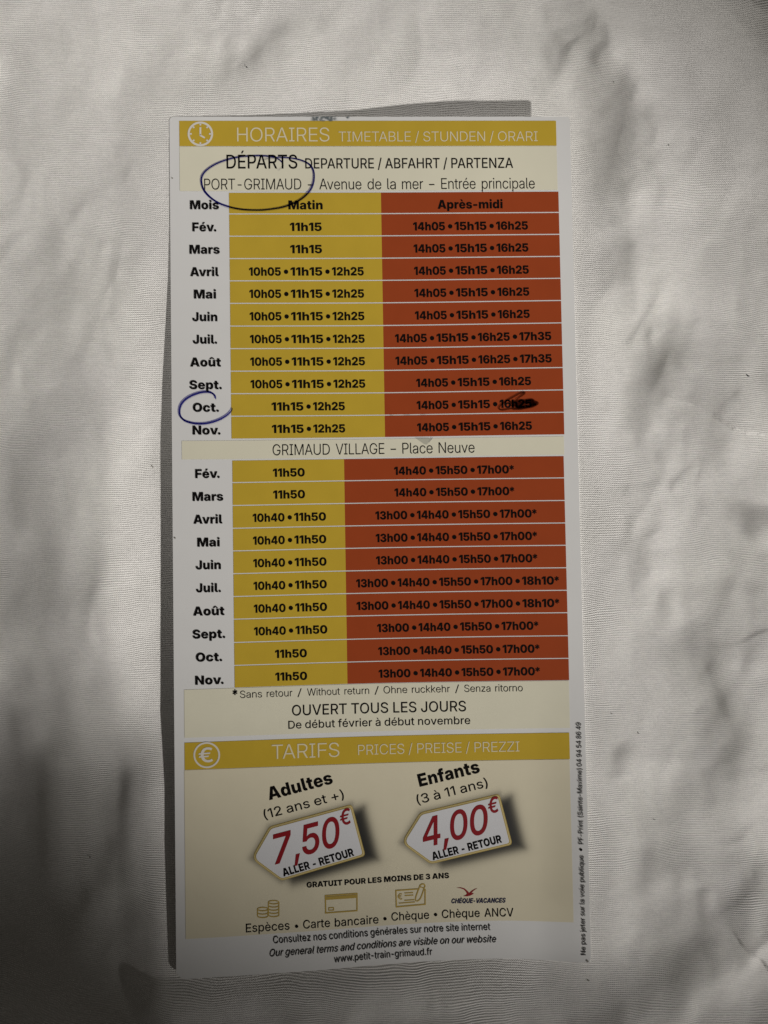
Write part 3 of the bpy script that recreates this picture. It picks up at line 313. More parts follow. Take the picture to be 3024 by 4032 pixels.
def density_mat(name, color, noisy=False):
    """Print or dirt whose coverage varies over its own mesh."""
    m = bpy.data.materials.new(name)
    m.use_nodes = True
    nt = m.node_tree
    nt.nodes.clear()
    out = nt.nodes.new("ShaderNodeOutputMaterial")
    mix = nt.nodes.new("ShaderNodeMixShader")
    t = nt.nodes.new("ShaderNodeBsdfTransparent")
    d = nt.nodes.new("ShaderNodeBsdfPrincipled")
    d.inputs["Base Color"].default_value = (*color, 1)
    d.inputs["Roughness"].default_value = 0.55
    a = nt.nodes.new("ShaderNodeAttribute")
    a.attribute_name = "ink_density"
    fac = a.outputs["Fac"]
    if noisy:
        tc = nt.nodes.new("ShaderNodeTexCoord")
        n = nt.nodes.new("ShaderNodeTexNoise")
        n.inputs["Scale"].default_value = 1400
        n.inputs["Detail"].default_value = 5
        nt.links.new(tc.outputs["Object"], n.inputs["Vector"])
        mr = nt.nodes.new("ShaderNodeMapRange")
        mr.inputs["From Min"].default_value = 0.36; mr.inputs["From Max"].default_value = 0.6
        nt.links.new(n.outputs["Fac"], mr.inputs["Value"])
        mu = nt.nodes.new("ShaderNodeMath"); mu.operation = 'MULTIPLY'
        nt.links.new(mr.outputs[0], mu.inputs[0]); nt.links.new(fac, mu.inputs[1])
        fac = mu.outputs[0]
    nt.links.new(fac, mix.inputs[0])
    nt.links.new(t.outputs[0], mix.inputs[1])
    nt.links.new(d.outputs[0], mix.inputs[2])
    nt.links.new(mix.outputs[0], out.inputs[0])
    return m


M_DROP = density_mat("soft_black_print", (0.012, 0.012, 0.012))
M_SMUDGE = density_mat("teal_smudge", (0.10, 0.125, 0.135), True)


def cloth_mat():
    m = bpy.data.materials.new("white_cotton_weave")
    m.use_nodes = True
    nt = m.node_tree
    L = nt.links.new
    N = nt.nodes.new
    b = nt.nodes["Principled BSDF"]
    b.inputs["Roughness"].default_value = 0.62
    b.inputs["Specular IOR Level"].default_value = 0.45
    b.inputs["Sheen Weight"].default_value = 0.15
    tc = N("ShaderNodeTexCoord")

    def math_(op, a, b_=None):
        n = N("ShaderNodeMath"); n.operation = op
        for i, v in enumerate((a, b_)):
            if v is None:
                continue
            if isinstance(v, (int, float)):
                n.inputs[i].default_value = v
            else:
                L(v, n.inputs[i])
        return n.outputs[0]

    def noise(scale, detail=2, vec=None, rough=0.5):
        n = N("ShaderNodeTexNoise")
        n.inputs["Scale"].default_value = scale
        n.inputs["Detail"].default_value = detail
        n.inputs["Roughness"].default_value = rough
        L(vec if vec is not None else tc.outputs["Object"], n.inputs["Vector"])
        return n
    sep = N("ShaderNodeSeparateXYZ")
    L(tc.outputs["Object"], sep.inputs[0])
    warp = noise(28, 3)
    wsep = N("ShaderNodeSeparateColor"); L(warp.outputs["Color"], wsep.inputs[0])
    jit = noise(900, 2)
    y = math_('ADD', sep.outputs[1], math_('MULTIPLY', math_('SUBTRACT', wsep.outputs[0], 0.5), 0.007))
    y = math_('ADD', y, math_('MULTIPLY', math_('SUBTRACT', jit.outputs["Fac"], 0.5), 0.00022))
    x = math_('ADD', sep.outputs[0], math_('MULTIPLY', math_('SUBTRACT', wsep.outputs[1], 0.5), 0.007))
    sy = math_('SINE', math_('MULTIPLY', y, 2 * math.pi / 0.00051))
    sx = math_('SINE', math_('MULTIPLY', x, 2 * math.pi / 0.00043))
    # bobbles where a weft crosses over a warp thread
    cross = math_('MULTIPLY', sx, sy)
    patch = noise(70, 2)
    w1 = math_('MULTIPLY', sy, math_('MULTIPLY', patch.outputs["Fac"], 1.9))
    h = math_('ADD', w1, math_('MULTIPLY', cross, 0.8))
    slub = noise(2600, 2)
    h = math_('ADD', h, math_('MULTIPLY', slub.outputs["Fac"], 1.6))
    mp = N("ShaderNodeMapping")                        # uneven yarn: short thick and thin runs along the weft
    mp.inputs["Scale"].default_value = (420, 1500, 900)
    L(tc.outputs["Object"], mp.inputs[0])
    yarn = noise(1.0, 3, mp.outputs[0], 0.6)
    h = math_('ADD', h, math_('MULTIPLY', math_('SUBTRACT', yarn.outputs["Fac"], 0.5), 2.0))
    # colour: threads a touch darker in the gaps, faint warm and grey patches of wear
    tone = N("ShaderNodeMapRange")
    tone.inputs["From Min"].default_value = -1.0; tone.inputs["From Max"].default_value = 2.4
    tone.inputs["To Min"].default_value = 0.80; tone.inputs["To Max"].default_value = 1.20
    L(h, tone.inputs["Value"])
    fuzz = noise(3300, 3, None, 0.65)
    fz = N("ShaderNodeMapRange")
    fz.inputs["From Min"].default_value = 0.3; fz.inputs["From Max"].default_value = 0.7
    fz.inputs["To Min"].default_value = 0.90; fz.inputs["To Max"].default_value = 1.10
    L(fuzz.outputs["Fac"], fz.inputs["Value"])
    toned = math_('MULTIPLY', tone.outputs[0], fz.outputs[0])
    hue = noise(34, 3)
    ramp = N("ShaderNodeValToRGB")
    ramp.color_ramp.elements[0].position = 0.35
    ramp.color_ramp.elements[0].color = (0.88, 0.857, 0.832, 1)
    ramp.color_ramp.elements[1].position = 0.66
    ramp.color_ramp.elements[1].color = (0.88, 0.861, 0.822, 1)
    L(hue.outputs["Fac"], ramp.inputs[0])
    sc = N("ShaderNodeVectorMath"); sc.operation = 'SCALE'
    L(ramp.outputs[0], sc.inputs[0]); L(toned, sc.inputs["Scale"])
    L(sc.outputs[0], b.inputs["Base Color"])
    bp = N("ShaderNodeBump")
    bp.inputs["Strength"].default_value = 0.75
    bp.inputs["Distance"].default_value = 0.00007
    L(h, bp.inputs["Height"])
    L(bp.outputs[0], b.inputs["Normal"])
    return m


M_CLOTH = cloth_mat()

# ------------------------------------------------------------------ the card's bent shape
# rows of the print as they lie: how far each point across the card sits off its row's left end
U_K = np.array([0, .15, .35, .5, .65, .8, 1.0])
Q_K = np.array([400, 460, 843, 1373, 1640, 1900, 2349, 2620, 2720, 2930, 3090, 3490, 3640, 3700, 3857, 3930])
DY_K = np.array([
    [0, 0, 0, 0, 0, 0, 0],
    [0, 0, 0, 0, 0, 0, 0],
    [0, 0, -.5, -1, -2.5, -4.5, -6.5],
    [0, -.3, -1.2, -2.3, -5.5, -10, -15.3],
    [0, -.9, -2.7, -4.4, -8, -12.5, -17.5],
    [0, -2, -7.5, -11.5, -15, -18, -21.5],
    [0, -4, -13.5, -18.5, -23, -26.5, -29.5],
    [0, -6.5, -16.5, -22.5, -27.5, -31.5, -35],
    [0, -8.5, -19.8, -27, -31.5, -34.7, -38.5],
    [0, -8.5, -20, -27.5, -33, -37, -41.5],
    [0, -9, -22, -31, -38, -43, -48],
    [0, -11, -30, -46, -61, -72, -76],
    [0, -14, -36, -54, -67, -75, -71],
    [0, -13.8, -36, -56, -70, -76, -63],
    [0, -14.5, -37, -62, -77, -86, -66],
    [0, -14.5, -37, -62, -77, -86, -66]], float)
NU, NQ = 161, 401
GU = np.linspace(0, 1, NU)
GQ = np.linspace(400, 3930, NQ)


def _smooth(a, axis, n):
    for _ in range(n):
        p = np.concatenate([2 * np.take(a, [0], axis) - np.take(a, [1], axis), a,
                            2 * np.take(a, [-1], axis) - np.take(a, [-2], axis)], axis)
        ln = a.shape[axis]
        a = (np.take(p, range(ln), axis) + 2 * np.take(p, range(1, ln + 1), axis) + np.take(p, range(2, ln + 2), axis)) / 4
    return a


_t = np.array([np.interp(GU, U_K, r) for r in DY_K])                 # (16, NU)
_t = np.array([np.interp(GQ, Q_K, _t[:, j]) for j in range(NU)])     # (NU, NQ)
DYG = _smooth(_smooth(_t, 0, 90), 1, 60)


def bilerp(g, u, q):
    fu = np.clip(np.asarray(u, float), 0, 1) * (NU - 1)
    fq = np.clip((np.asarray(q, float) - 400) / 3530, 0, 1) * (NQ - 1)
    i = np.minimum(fu.astype(int), NU - 2); j = np.minimum(fq.astype(int), NQ - 2)
    a = fu - i; b = fq - j
    return (g[i, j] * (1 - a) * (1 - b) + g[i + 1, j] * a * (1 - b) + g[i, j + 1] * (1 - a) * b + g[i + 1, j + 1] * a * b)


def edge_l(q): return 667 + 0.00800 * (q - 460)
def edge_r(q): return 2243.5 + 0.0247 * (q - 463)


def sstep(a, b, x):
    t = np.clip((x - a) / (b - a), 0, 1)
    return t * t * (3 - 2 * t)


def card_z(u, q):
    """Height of the card above the bed, metres."""
    v = (np.asarray(q, float) - 460) / 3397
    u = np.asarray(u, float)
    z = 1.2 + 0 * u
    z = z + 1.1 * (1 - u) ** 2 * sstep(0.10, 0.5, v) * (1 - 0.35 * sstep(0.6, 0.8, v))      # left side lifts off the sheet
    z = z + 3.4 * sstep(0.15, 0.8, u) * np.exp(-(v / 0.16) ** 2)                                # top right corner stands up
    z = z + 1.7 * sstep(0.87, 1.03, u) * sstep(0.58, 0.9, v)                                    # lower right edge curls up
    z = z + 1.2 * (1 - u) * sstep(0.75, 1.0, v)
    z = z - 1.5 * sstep(0.93, 1.0, v) * sstep(0.5, 1.0, u)                                      # and its corner droops
    return z * 0.001


def fwd(u, q):
    u = np.asarray(u, float); q = np.asarray(q, float)
    xl = edge_l(q); xr = edge_r(q)
    return xl + u * (xr - xl), q + bilerp(DYG, u, q)


def inv(x, y):
    x = np.asarray(x, float); y = np.asarray(y, float)
    q = y.copy(); u = np.zeros_like(x)
    for _ in range(12):
        u = (x - edge_l(q)) / (edge_r(q) - edge_l(q))
        q = y - bilerp(DYG, u, q)
    return u, q


PW = 1576.5


def place(u, q, lift=0.0):
    """Point of the card -> world, `lift` metres above its face."""
    x, y = fwd(u, q)
    z = card_z(u, q)
    k = S * (1 - z / CAM_H)
    return np.stack([(x - 1512) * k, (2016 - y) * k, z + lift], -1)


ORIGIN = np.array([(1490 - 1512) * S, (2016 - 2160) * S, 0.0015])


def on_card(x, y, lift):
    u, q = inv(x, y)
    return place(u, q, lift) - ORIGIN


# ------------------------------------------------------------------ mesh helpers
def link_mesh(name, verts, faces, material, parent=None, smooth=True):
    me = bpy.data.meshes.new(name)
    me.from_pydata([tuple(map(float, v)) for v in verts], [], faces)
    me.update()
    if smooth:
        me.polygons.foreach_set("use_smooth", [True] * len(me.polygons))
    me.materials.append(material)
    o = bpy.data.objects.new(name, me)
    col.objects.link(o)
    if parent is not None:
        o.parent = parent
    return o


def flatten(glyph, seg):
    adv, *cs = glyph.split('|')
    out = []
    for c in cs:
        if not c:
            continue
        pts = []
        for t in c.split(' '):
            off = t[0] == '~'
            a, b = t[1 if off else 0:].split(',')
            pts.append((float(a), float(b), not off))
        full = []
        n = len(pts)
        for i in range(n):                                   # implied on-curve points
            p, r = pts[i], pts[(i + 1) % n]
            full.append(p)
            if not p[2] and not r[2]:
                full.append(((p[0] + r[0]) / 2, (p[1] + r[1]) / 2, True))
        k = next(i for i, p in enumerate(full) if p[2])
        full = full[k:] + full[:k]
        full.append(full[0])
        poly = []
        i = 0
        while i < len(full) - 1:
            p = full[i]
            if full[i + 1][2]:
                poly.append(p[:2]); i += 1
            else:
                c1, e = full[i + 1], full[i + 2]
                for s in range(seg):
                    t = s / seg
                    poly.append(((1 - t) ** 2 * p[0] + 2 * t * (1 - t) * c1[0] + t * t * e[0],
                                 (1 - t) ** 2 * p[1] + 2 * t * (1 - t) * c1[1] + t * t * e[1]))
                i += 2
        clean = [poly[0]]
        for p in poly[1:]:
            if abs(p[0] - clean[-1][0]) + abs(p[1] - clean[-1][1]) > 0.5:
                clean.append(p)
        out.append(clean)
    return float(adv), out


def fill(contours, eps=1e-4):
    """Triangulate closed outlines by winding number -> points, triangles."""
    vs, es = [], []
    for c in contours:
        b = len(vs); n = len(c)
        vs += [Vector(p) for p in c]
        es += [(b + i, b + (i + 1) % n) for i in range(n)]
    v, e, f, *_ = delaunay_2d_cdt(vs, es, [], 0, eps)
    P = np.array([[a.x, a.y] for a in v])
    F = np.array([t for t in f if len(t) == 3])
    if len(F) == 0:
        return P, []
    C = P[F].mean(1)
    wn = np.zeros(len(C))
    for c in contours:
        A = np.array(c); B = np.roll(A, -1, 0)
        for (ax, ay), (bx, by) in zip(A, B):
            side = (bx - ax) * (C[:, 1] - ay) - (C[:, 0] - ax) * (by - ay)
            wn += ((ay <= C[:, 1]) & (by > C[:, 1]) & (side > 0)).astype(int)
            wn -= ((ay > C[:, 1]) & (by <= C[:, 1]) & (side < 0)).astype(int)
    keep = [tuple(int(i) for i in t) for t, w in zip(F, wn) if w != 0]
    return P, keep


_cache = {}
KERN = {'AV': -75, 'VA': -75, 'Av': -45, 'TA': -75, 'AT': -75, 'PA': -55, 'FA': -45, '7,': -90, ',5': -30, ',0': -30,
        'v.': -55, 'AB': 0, 'LT': -60, 'RT': -15, 'AU': -5, 'TO': -20, 'VE': 0, 'AC': -15, 'w.': -50, '.p': -10, 'r.': -45}


def glyph(ws, ch):
    if (ws, ch) not in _cache:
        adv, cs = flatten(GLYPHS[ws][ch], 7 if ws == 'M' else 4)
        _cache[(ws, ch)] = (adv, *(fill(cs) if cs else (np.zeros((0, 2)), [])))
    return _cache[(ws, ch)]


class Print:
    """Collects flat printed shapes in card coordinates (u along, q down), then links them as ONE mesh."""

    def __init__(self, lift):
        self.lift = lift; self.v = []; self.f = []; self.n = 0; self.d = []

    def add(self, uq, faces, dens=None):
        self.v.append(np.asarray(uq, float))
        self.f += [tuple(i + self.n for i in t) for t in faces]
        self.n += len(uq)
        if dens is not None:
            self.d.append(dens)

    def add_img(self, xy, faces, dens=None):
        xy = np.asarray(xy, float)
        u, q = inv(xy[:, 0], xy[:, 1])
        self.add(np.stack([u, q], 1), faces, dens)

    def text(self, s, a, b, cap, ws='R', free=False, shear=0.0, track=0):
        """Set s between photo points a and b (baseline ends), capitals `cap` high; it follows the card's rows unless free."""
        pen = 0.0
        P, F, n = [], [], 0
        prev = None
        for ch in s:
            if ch == ' ':
                pen += (215 if ws == 'B' else 245) + track; prev = None; continue
            adv, p, f = glyph(ws, ch)
            if prev is not None:
                pen += KERN.get(prev + ch, -70 if '-' in (prev, ch) and ws != 'L' else 0)
            if len(p):
                q = p.copy(); q[:, 0] += pen
                P.append(q); F += [tuple(i + n for i in t) for t in f]; n += len(q)
            pen += adv + track; prev = ch
        P = np.concatenate(P)
        x0, x1 = P[:, 0].min(), P[:, 0].max()
        t = (P[:, 0] - x0) / (x1 - x0)
        h = P[:, 1] / 727.0 * cap
        if free:
            A, B = np.array(a, float), np.array(b, float)
        else:
            (ua, ub), (qa, qb) = inv(np.array([a[0], b[0]]), np.array([a[1], b[1]]))
            A, B = np.array([ua * PW, qa]), np.array([ub * PW, qb])
        d = B - A; ln = np.hypot(*d); e = d / ln
        nrm = np.array([e[1], -e[0]])
        XY = A + np.outer(t * ln + h * shear, e) + np.outer(h, nrm)
        if free:
            self.add_img(XY, F)
        else:
            XY[:, 0] /= PW
            self.add(XY, F)
        return self

    def row(self, s, xa, xb, y, cap, ws='R', shear=0.0, at=None):
        """Same, along the printed row through photo point (at or xa, y)."""
        ux, q = inv(np.array([xa if at is None else at]), np.array([y]))
        q = float(q[0])
        pts = []
        for x in (xa, xb):
            u = (x - edge_l(q)) / (edge_r(q) - edge_l(q))
            X, Y = fwd(u, q)
            pts.append((float(X), float(Y)))
        return self.text(s, pts[0], pts[1], cap, ws, shear=shear)

    def words(self, items, y, cap, ws, at, shear=0.0):
        for s, xa, xb in items:
            self.row(s, xa, xb, y, cap, ws, shear, at)
        return self

    def disc(self, cx, cy, r, n=20):
        a = np.linspace(0, 2 * math.pi, n, endpoint=False)
        self.add_img(np.stack([cx + r * np.cos(a), cy + r * np.sin(a)], 1), [tuple(range(n - 1, -1, -1))])
        return self

    def poly(self, pts):
        P, F = fill([[(x, -y) for x, y in pts]], 1e-3)
        P = P * [1, -1]
        self.add_img(P, F)
        return self

    def ribbon(self, pts, width, closed=False, n=None, smooth=True):
        pts = np.array(pts, float)
        if smooth:
            pts = spline(pts, closed, n or len(pts) * 8)
        m = len(pts)
        w = np.broadcast_to(np.asarray(width, float), (m,)) if np.ndim(width) == 0 else np.interp(
            np.linspace(0, 1, m), np.linspace(0, 1, len(width)), width)
        if closed:
            tg = np.roll(pts, -1, 0) - np.roll(pts, 1, 0)
        else:
            tg = np.gradient(pts, axis=0)
        tg /= np.maximum(np.hypot(tg[:, 0], tg[:, 1]), 1e-9)[:, None]
        nr = np.stack([-tg[:, 1], tg[:, 0]], 1)
        L = pts + nr * w[:, None] / 2; R = pts - nr * w[:, None] / 2
        V = np.empty((2 * m, 2)); V[0::2] = L; V[1::2] = R
        F = [(2 * i, 2 * i + 2, 2 * i + 3, 2 * i + 1) for i in range(m - 1)]
        if closed:
            F.append((2 * m - 2, 0, 1, 2 * m - 1))
        self.add_img(V, F)
        return self

    def lines(self, pts, width):
        """Straight strokes, mitred by overlap-free separate bars."""
        for a, b in zip(pts[:-1], pts[1:]):
            self.ribbon([a, b], width, smooth=False)
        return self

    def panel(self, u0, u1, q0, q1, step=45):
        nu = max(2, int((u1 - u0) * PW / step)); nq = max(2, int((q1 - q0) / step) + 1)
        us = np.linspace(u0, u1, nu + 1); qs = np.linspace(q0, q1, nq + 1)
        V = [(u, q) for q in qs for u in us]
        F = [(j * (nu + 1) + i, (j + 1) * (nu + 1) + i, (j + 1) * (nu + 1) + i + 1, j * (nu + 1) + i + 1)
             for j in range(nq) for i in range(nu)]
        self.add(V, F)
        return self

    def build(self, name, material, parent, label=None):
        uq = np.concatenate(self.v)
        V = place(uq[:, 0], uq[:, 1], self.lift) - ORIGIN
        # every printed face looks up
        F = []
        for t in self.f:
            a, b, c = V[t[0]], V[t[1]], V[t[2]]
            up = (b[0] - a[0]) * (c[1] - a[1]) - (b[1] - a[1]) * (c[0] - a[0])
            F.append(t if up >= 0 else tuple(reversed(t)))
        o = link_mesh(name, V, F, material, parent)
        if self.d:
            at = o.data.attributes.new("ink_density", 'FLOAT', 'POINT')
            at.data.foreach_set("value", np.concatenate(self.d).astype(np.float32))
        if label:
            o["label"] = label
        return o


def spline(P, closed, n):
    m = len(P)
    out = []
    segs = m if closed else m - 1
    per = max(2, n // segs)
    for i in range(segs):
        if closed:
            p0, p1, p2, p3 = P[(i - 1) % m], P[i], P[(i + 1) % m], P[(i + 2) % m]
        else:
            p0, p1, p2, p3 = P[max(i - 1, 0)], P[i], P[i + 1], P[min(i + 2, m - 1)]
        for k in range(per):
            t = k / per
            out.append(0.5 * ((2 * p1) + (-p0 + p2) * t + (2 * p0 - 5 * p1 + 4 * p2 - p3) * t * t + (-p0 + 3 * p1 - 3 * p2 + p3) * t ** 3))
    if not closed:
        out.append(P[-1])
    return np.array(out)


def rounded(pts, radii, n=6):
    """Polygon with rounded corners."""
    P = np.array(pts, float); m = len(P); out = []
    for i in range(m):
        a, b, c = P[i - 1], P[i], P[(i + 1) % m]
        e1 = (a - b) / np.hypot(*(a - b)); e2 = (c - b) / np.hypot(*(c - b))
        r = radii[i]
        s, e = b + e1 * r, b + e2 * r
        for k in range(n + 1):
            t = k / n
            out.append((1 - t) ** 2 * s + 2 * t * (1 - t) * b + t * t * e)
    return np.array(out)


def inset(P, d):
    """Shrink a polygon given in order (photo coordinates) by d."""
    P = np.array(P, float); m = len(P)
    area = 0.5 * sum(P[i - 1][0] * P[i][1] - P[i][0] * P[i - 1][1] for i in range(m))
    s = 1 if area > 0 else -1
    out = []
    for i in range(m):
        a, b, c = P[i - 1], P[i], P[(i + 1) % m]
        e1 = (b - a) / np.hypot(*(b - a)); e2 = (c - b) / np.hypot(*(c - b))
        n1 = np.array([-e1[1], e1[0]]) * s; n2 = np.array([-e2[1], e2[0]]) * s
        k = (n1 + n2) / (1 + n1 @ n2)
        out.append(b + k * d)
    return np.array(out)


def seg_dist(X, Y, pts):
    """Distance of each point to a polyline and how far along it (0..1)."""
    best = np.full(X.shape, 1e9); par = np.zeros(X.shape); bx = np.zeros(X.shape); by = np.zeros(X.shape)
    pts = np.array(pts, float)
    ln = np.concatenate([[0], np.cumsum(np.hypot(*np.diff(pts, axis=0).T))]); tot = ln[-1]
    for i in range(len(pts) - 1):
        a, b = pts[i], pts[i + 1]; d = b - a; L2 = d @ d
        t = np.clip(((X - a[0]) * d[0] + (Y - a[1]) * d[1]) / L2, 0, 1)
        dx = X - a[0] - t * d[0]; dy = Y - a[1] - t * d[1]
        dd = np.hypot(dx, dy)
        k = dd < best
        best[k] = dd[k]; par[k] = ((ln[i] + t * math.sqrt(L2)) / tot)[k]; bx[k] = dx[k]; by[k] = dy[k]
    return best, par, bx, by


_rng = np.random.default_rng(7)
_tab = _rng.random((256, 256))


def vnoise(x, y, ox=0, oy=0):
    x = x + ox; y = y + oy
    i = np.floor(x).astype(int); j = np.floor(y).astype(int)
    a = x - i; b = y - j
    a = a * a * a * (a * (6 * a - 15) + 10); b = b * b * b * (b * (6 * b - 15) + 10)
    g = lambda p, r: _tab[p % 256, r % 256]
    return (g(i, j) * (1 - a) * (1 - b) + g(i + 1, j) * a * (1 - b) + g(i, j + 1) * (1 - a) * b + g(i + 1, j + 1) * a * b) - 0.5


# ------------------------------------------------------------------ the crumpled sheet
# (points in photo pixels at sheet level, height mm, half width px, run-out px): cloth rising towards the lamp side
CREASES = [
    ([(1230, 70), (1060, 180), (840, 285)], 1.10, 60, 330),
    ([(2330, -60), (2285, 150), (2140, 370)], 2.1, 120, 320),
    ([(2400, 40), (2380, 250), (2350, 430)], 0.9, 65, 300),
    ([(2470, 260), (2445, 520), (2400, 760), (2370, 980)], 2.0, 125, 330),
    ([(2500, 800), (2430, 1080), (2360, 1300)], 1.5, 110, 280),
    ([(2720, 1200), (2640, 1420), (2555, 1560), (2520, 1760)], 1.6, 125, 300),
    ([(2850, 1330), (2800, 1650), (2720, 1920)], 1.6, 110, 300),
    ([(2990, 1960), (2925, 2140)], 1.0, 70, 250),
    ([(2690, 2280), (2755, 2560), (2860, 2800), (2900, 3000), (2830, 3330)], 1.5, 100, 280),
    ([(2530, 2890), (2425, 2985), (2445, 3140)], 0.5, 32, 120),
    ([(2580, 3260), (2525, 3400), (2480, 3560)], 0.5, 50, 160),
    ([(3080, 3340), (2940, 3480), (2800, 3600), (2710, 3730)], 1.3, 110, 320),
    ([(40, 1500), (65, 1950), (30, 2350)], 0.6, 110, 260),
    ([(240, 1500), (130, 1850), (50, 2180)], 0.4, 100, 260),
    ([(600, 930), (500, 1160)], 0.35, 60, 220),
    ([(690, 960), (660, 1300), (640, 1500)], 0.4, 40, 160),
    ([(80, 330), (270, 160), (520, 40)], 0.45, 90, 240),
    ([(1500, -60), (1480, 150), (1440, 330)], 0.25, 60, 260),
    ([(2900, 300), (2830, 600), (2700, 820)], 0.5, 90, 300),
    ([(2600, 1880), (2520, 2250), (2480, 2500)], 0.35, 70, 240),
    ([(330, 640), (260, 900), (150, 1180)], 0.3, 90, 300),
    ([(380, 3560), (420, 3700), (330, 3960)], 0.6, 60, 200),
    ([(1180, 3900), (1120, 4040)], 0.5, 50, 200),
]
# short sharp wrinkles, thickest in the worn strip right of the card
_cr = random.Random(11)
for _x0, _x1, _y0, _y1, _n, _hh in ((2270, 2580, 250, 1350, 40, 0.17), (2450, 2900, 1250, 2100, 26, 0.13), (2350, 3000, 2200, 3800, 34, 0.16),
                                    (750, 1500, 60, 420, 14, 0.10), (2080, 2450, 20, 420, 18, 0.17), (60, 620, 300, 2600, 24, 0.10)):
    for _ in range(_n):
        _x, _y = _cr.uniform(_x0, _x1), _cr.uniform(_y0, _y1)
        _a = _cr.gauss(1.75, 0.55); _l = _cr.uniform(70, 240)
        if abs(-math.sin(_a) * 0.85 + math.cos(_a) * 0.53) < 0.45:
            continue                                    # runs towards the lamp: would hardly show
        _dx, _dy = math.cos(_a) * _l / 2, math.sin(_a) * _l / 2
        _b = _cr.uniform(-0.2, 0.2) * _l
        CREASES.append(([(_x - _dx, _y - _dy), (_x + _b * math.sin(_a), _y - _b * math.cos(_a)), (_x + _dx, _y + _dy)],
                        0.75 * _hh * _cr.uniform(0.5, 1.4), _cr.uniform(9, 26), _cr.uniform(40, 110)))
# (points, height mm, half width px): soft rolls of cloth
ROLLS = [
    ([(400, 1300), (430, 1800), (400, 2350), (460, 2700)], 2.6, 230),
    ([(3180, 3560), (2850, 3770), (2620, 3920), (2380, 4060)], 2.2, 110),
    ([(560, 3150), (470, 3450), (300, 3750)], 1.3, 120),
    ([(3060, -190), (3190, -40), (3260, 130)], 22.0, 130),
    ([(1700, 4100), (2000, 3950), (2400, 3900)], 0.8, 110),
]


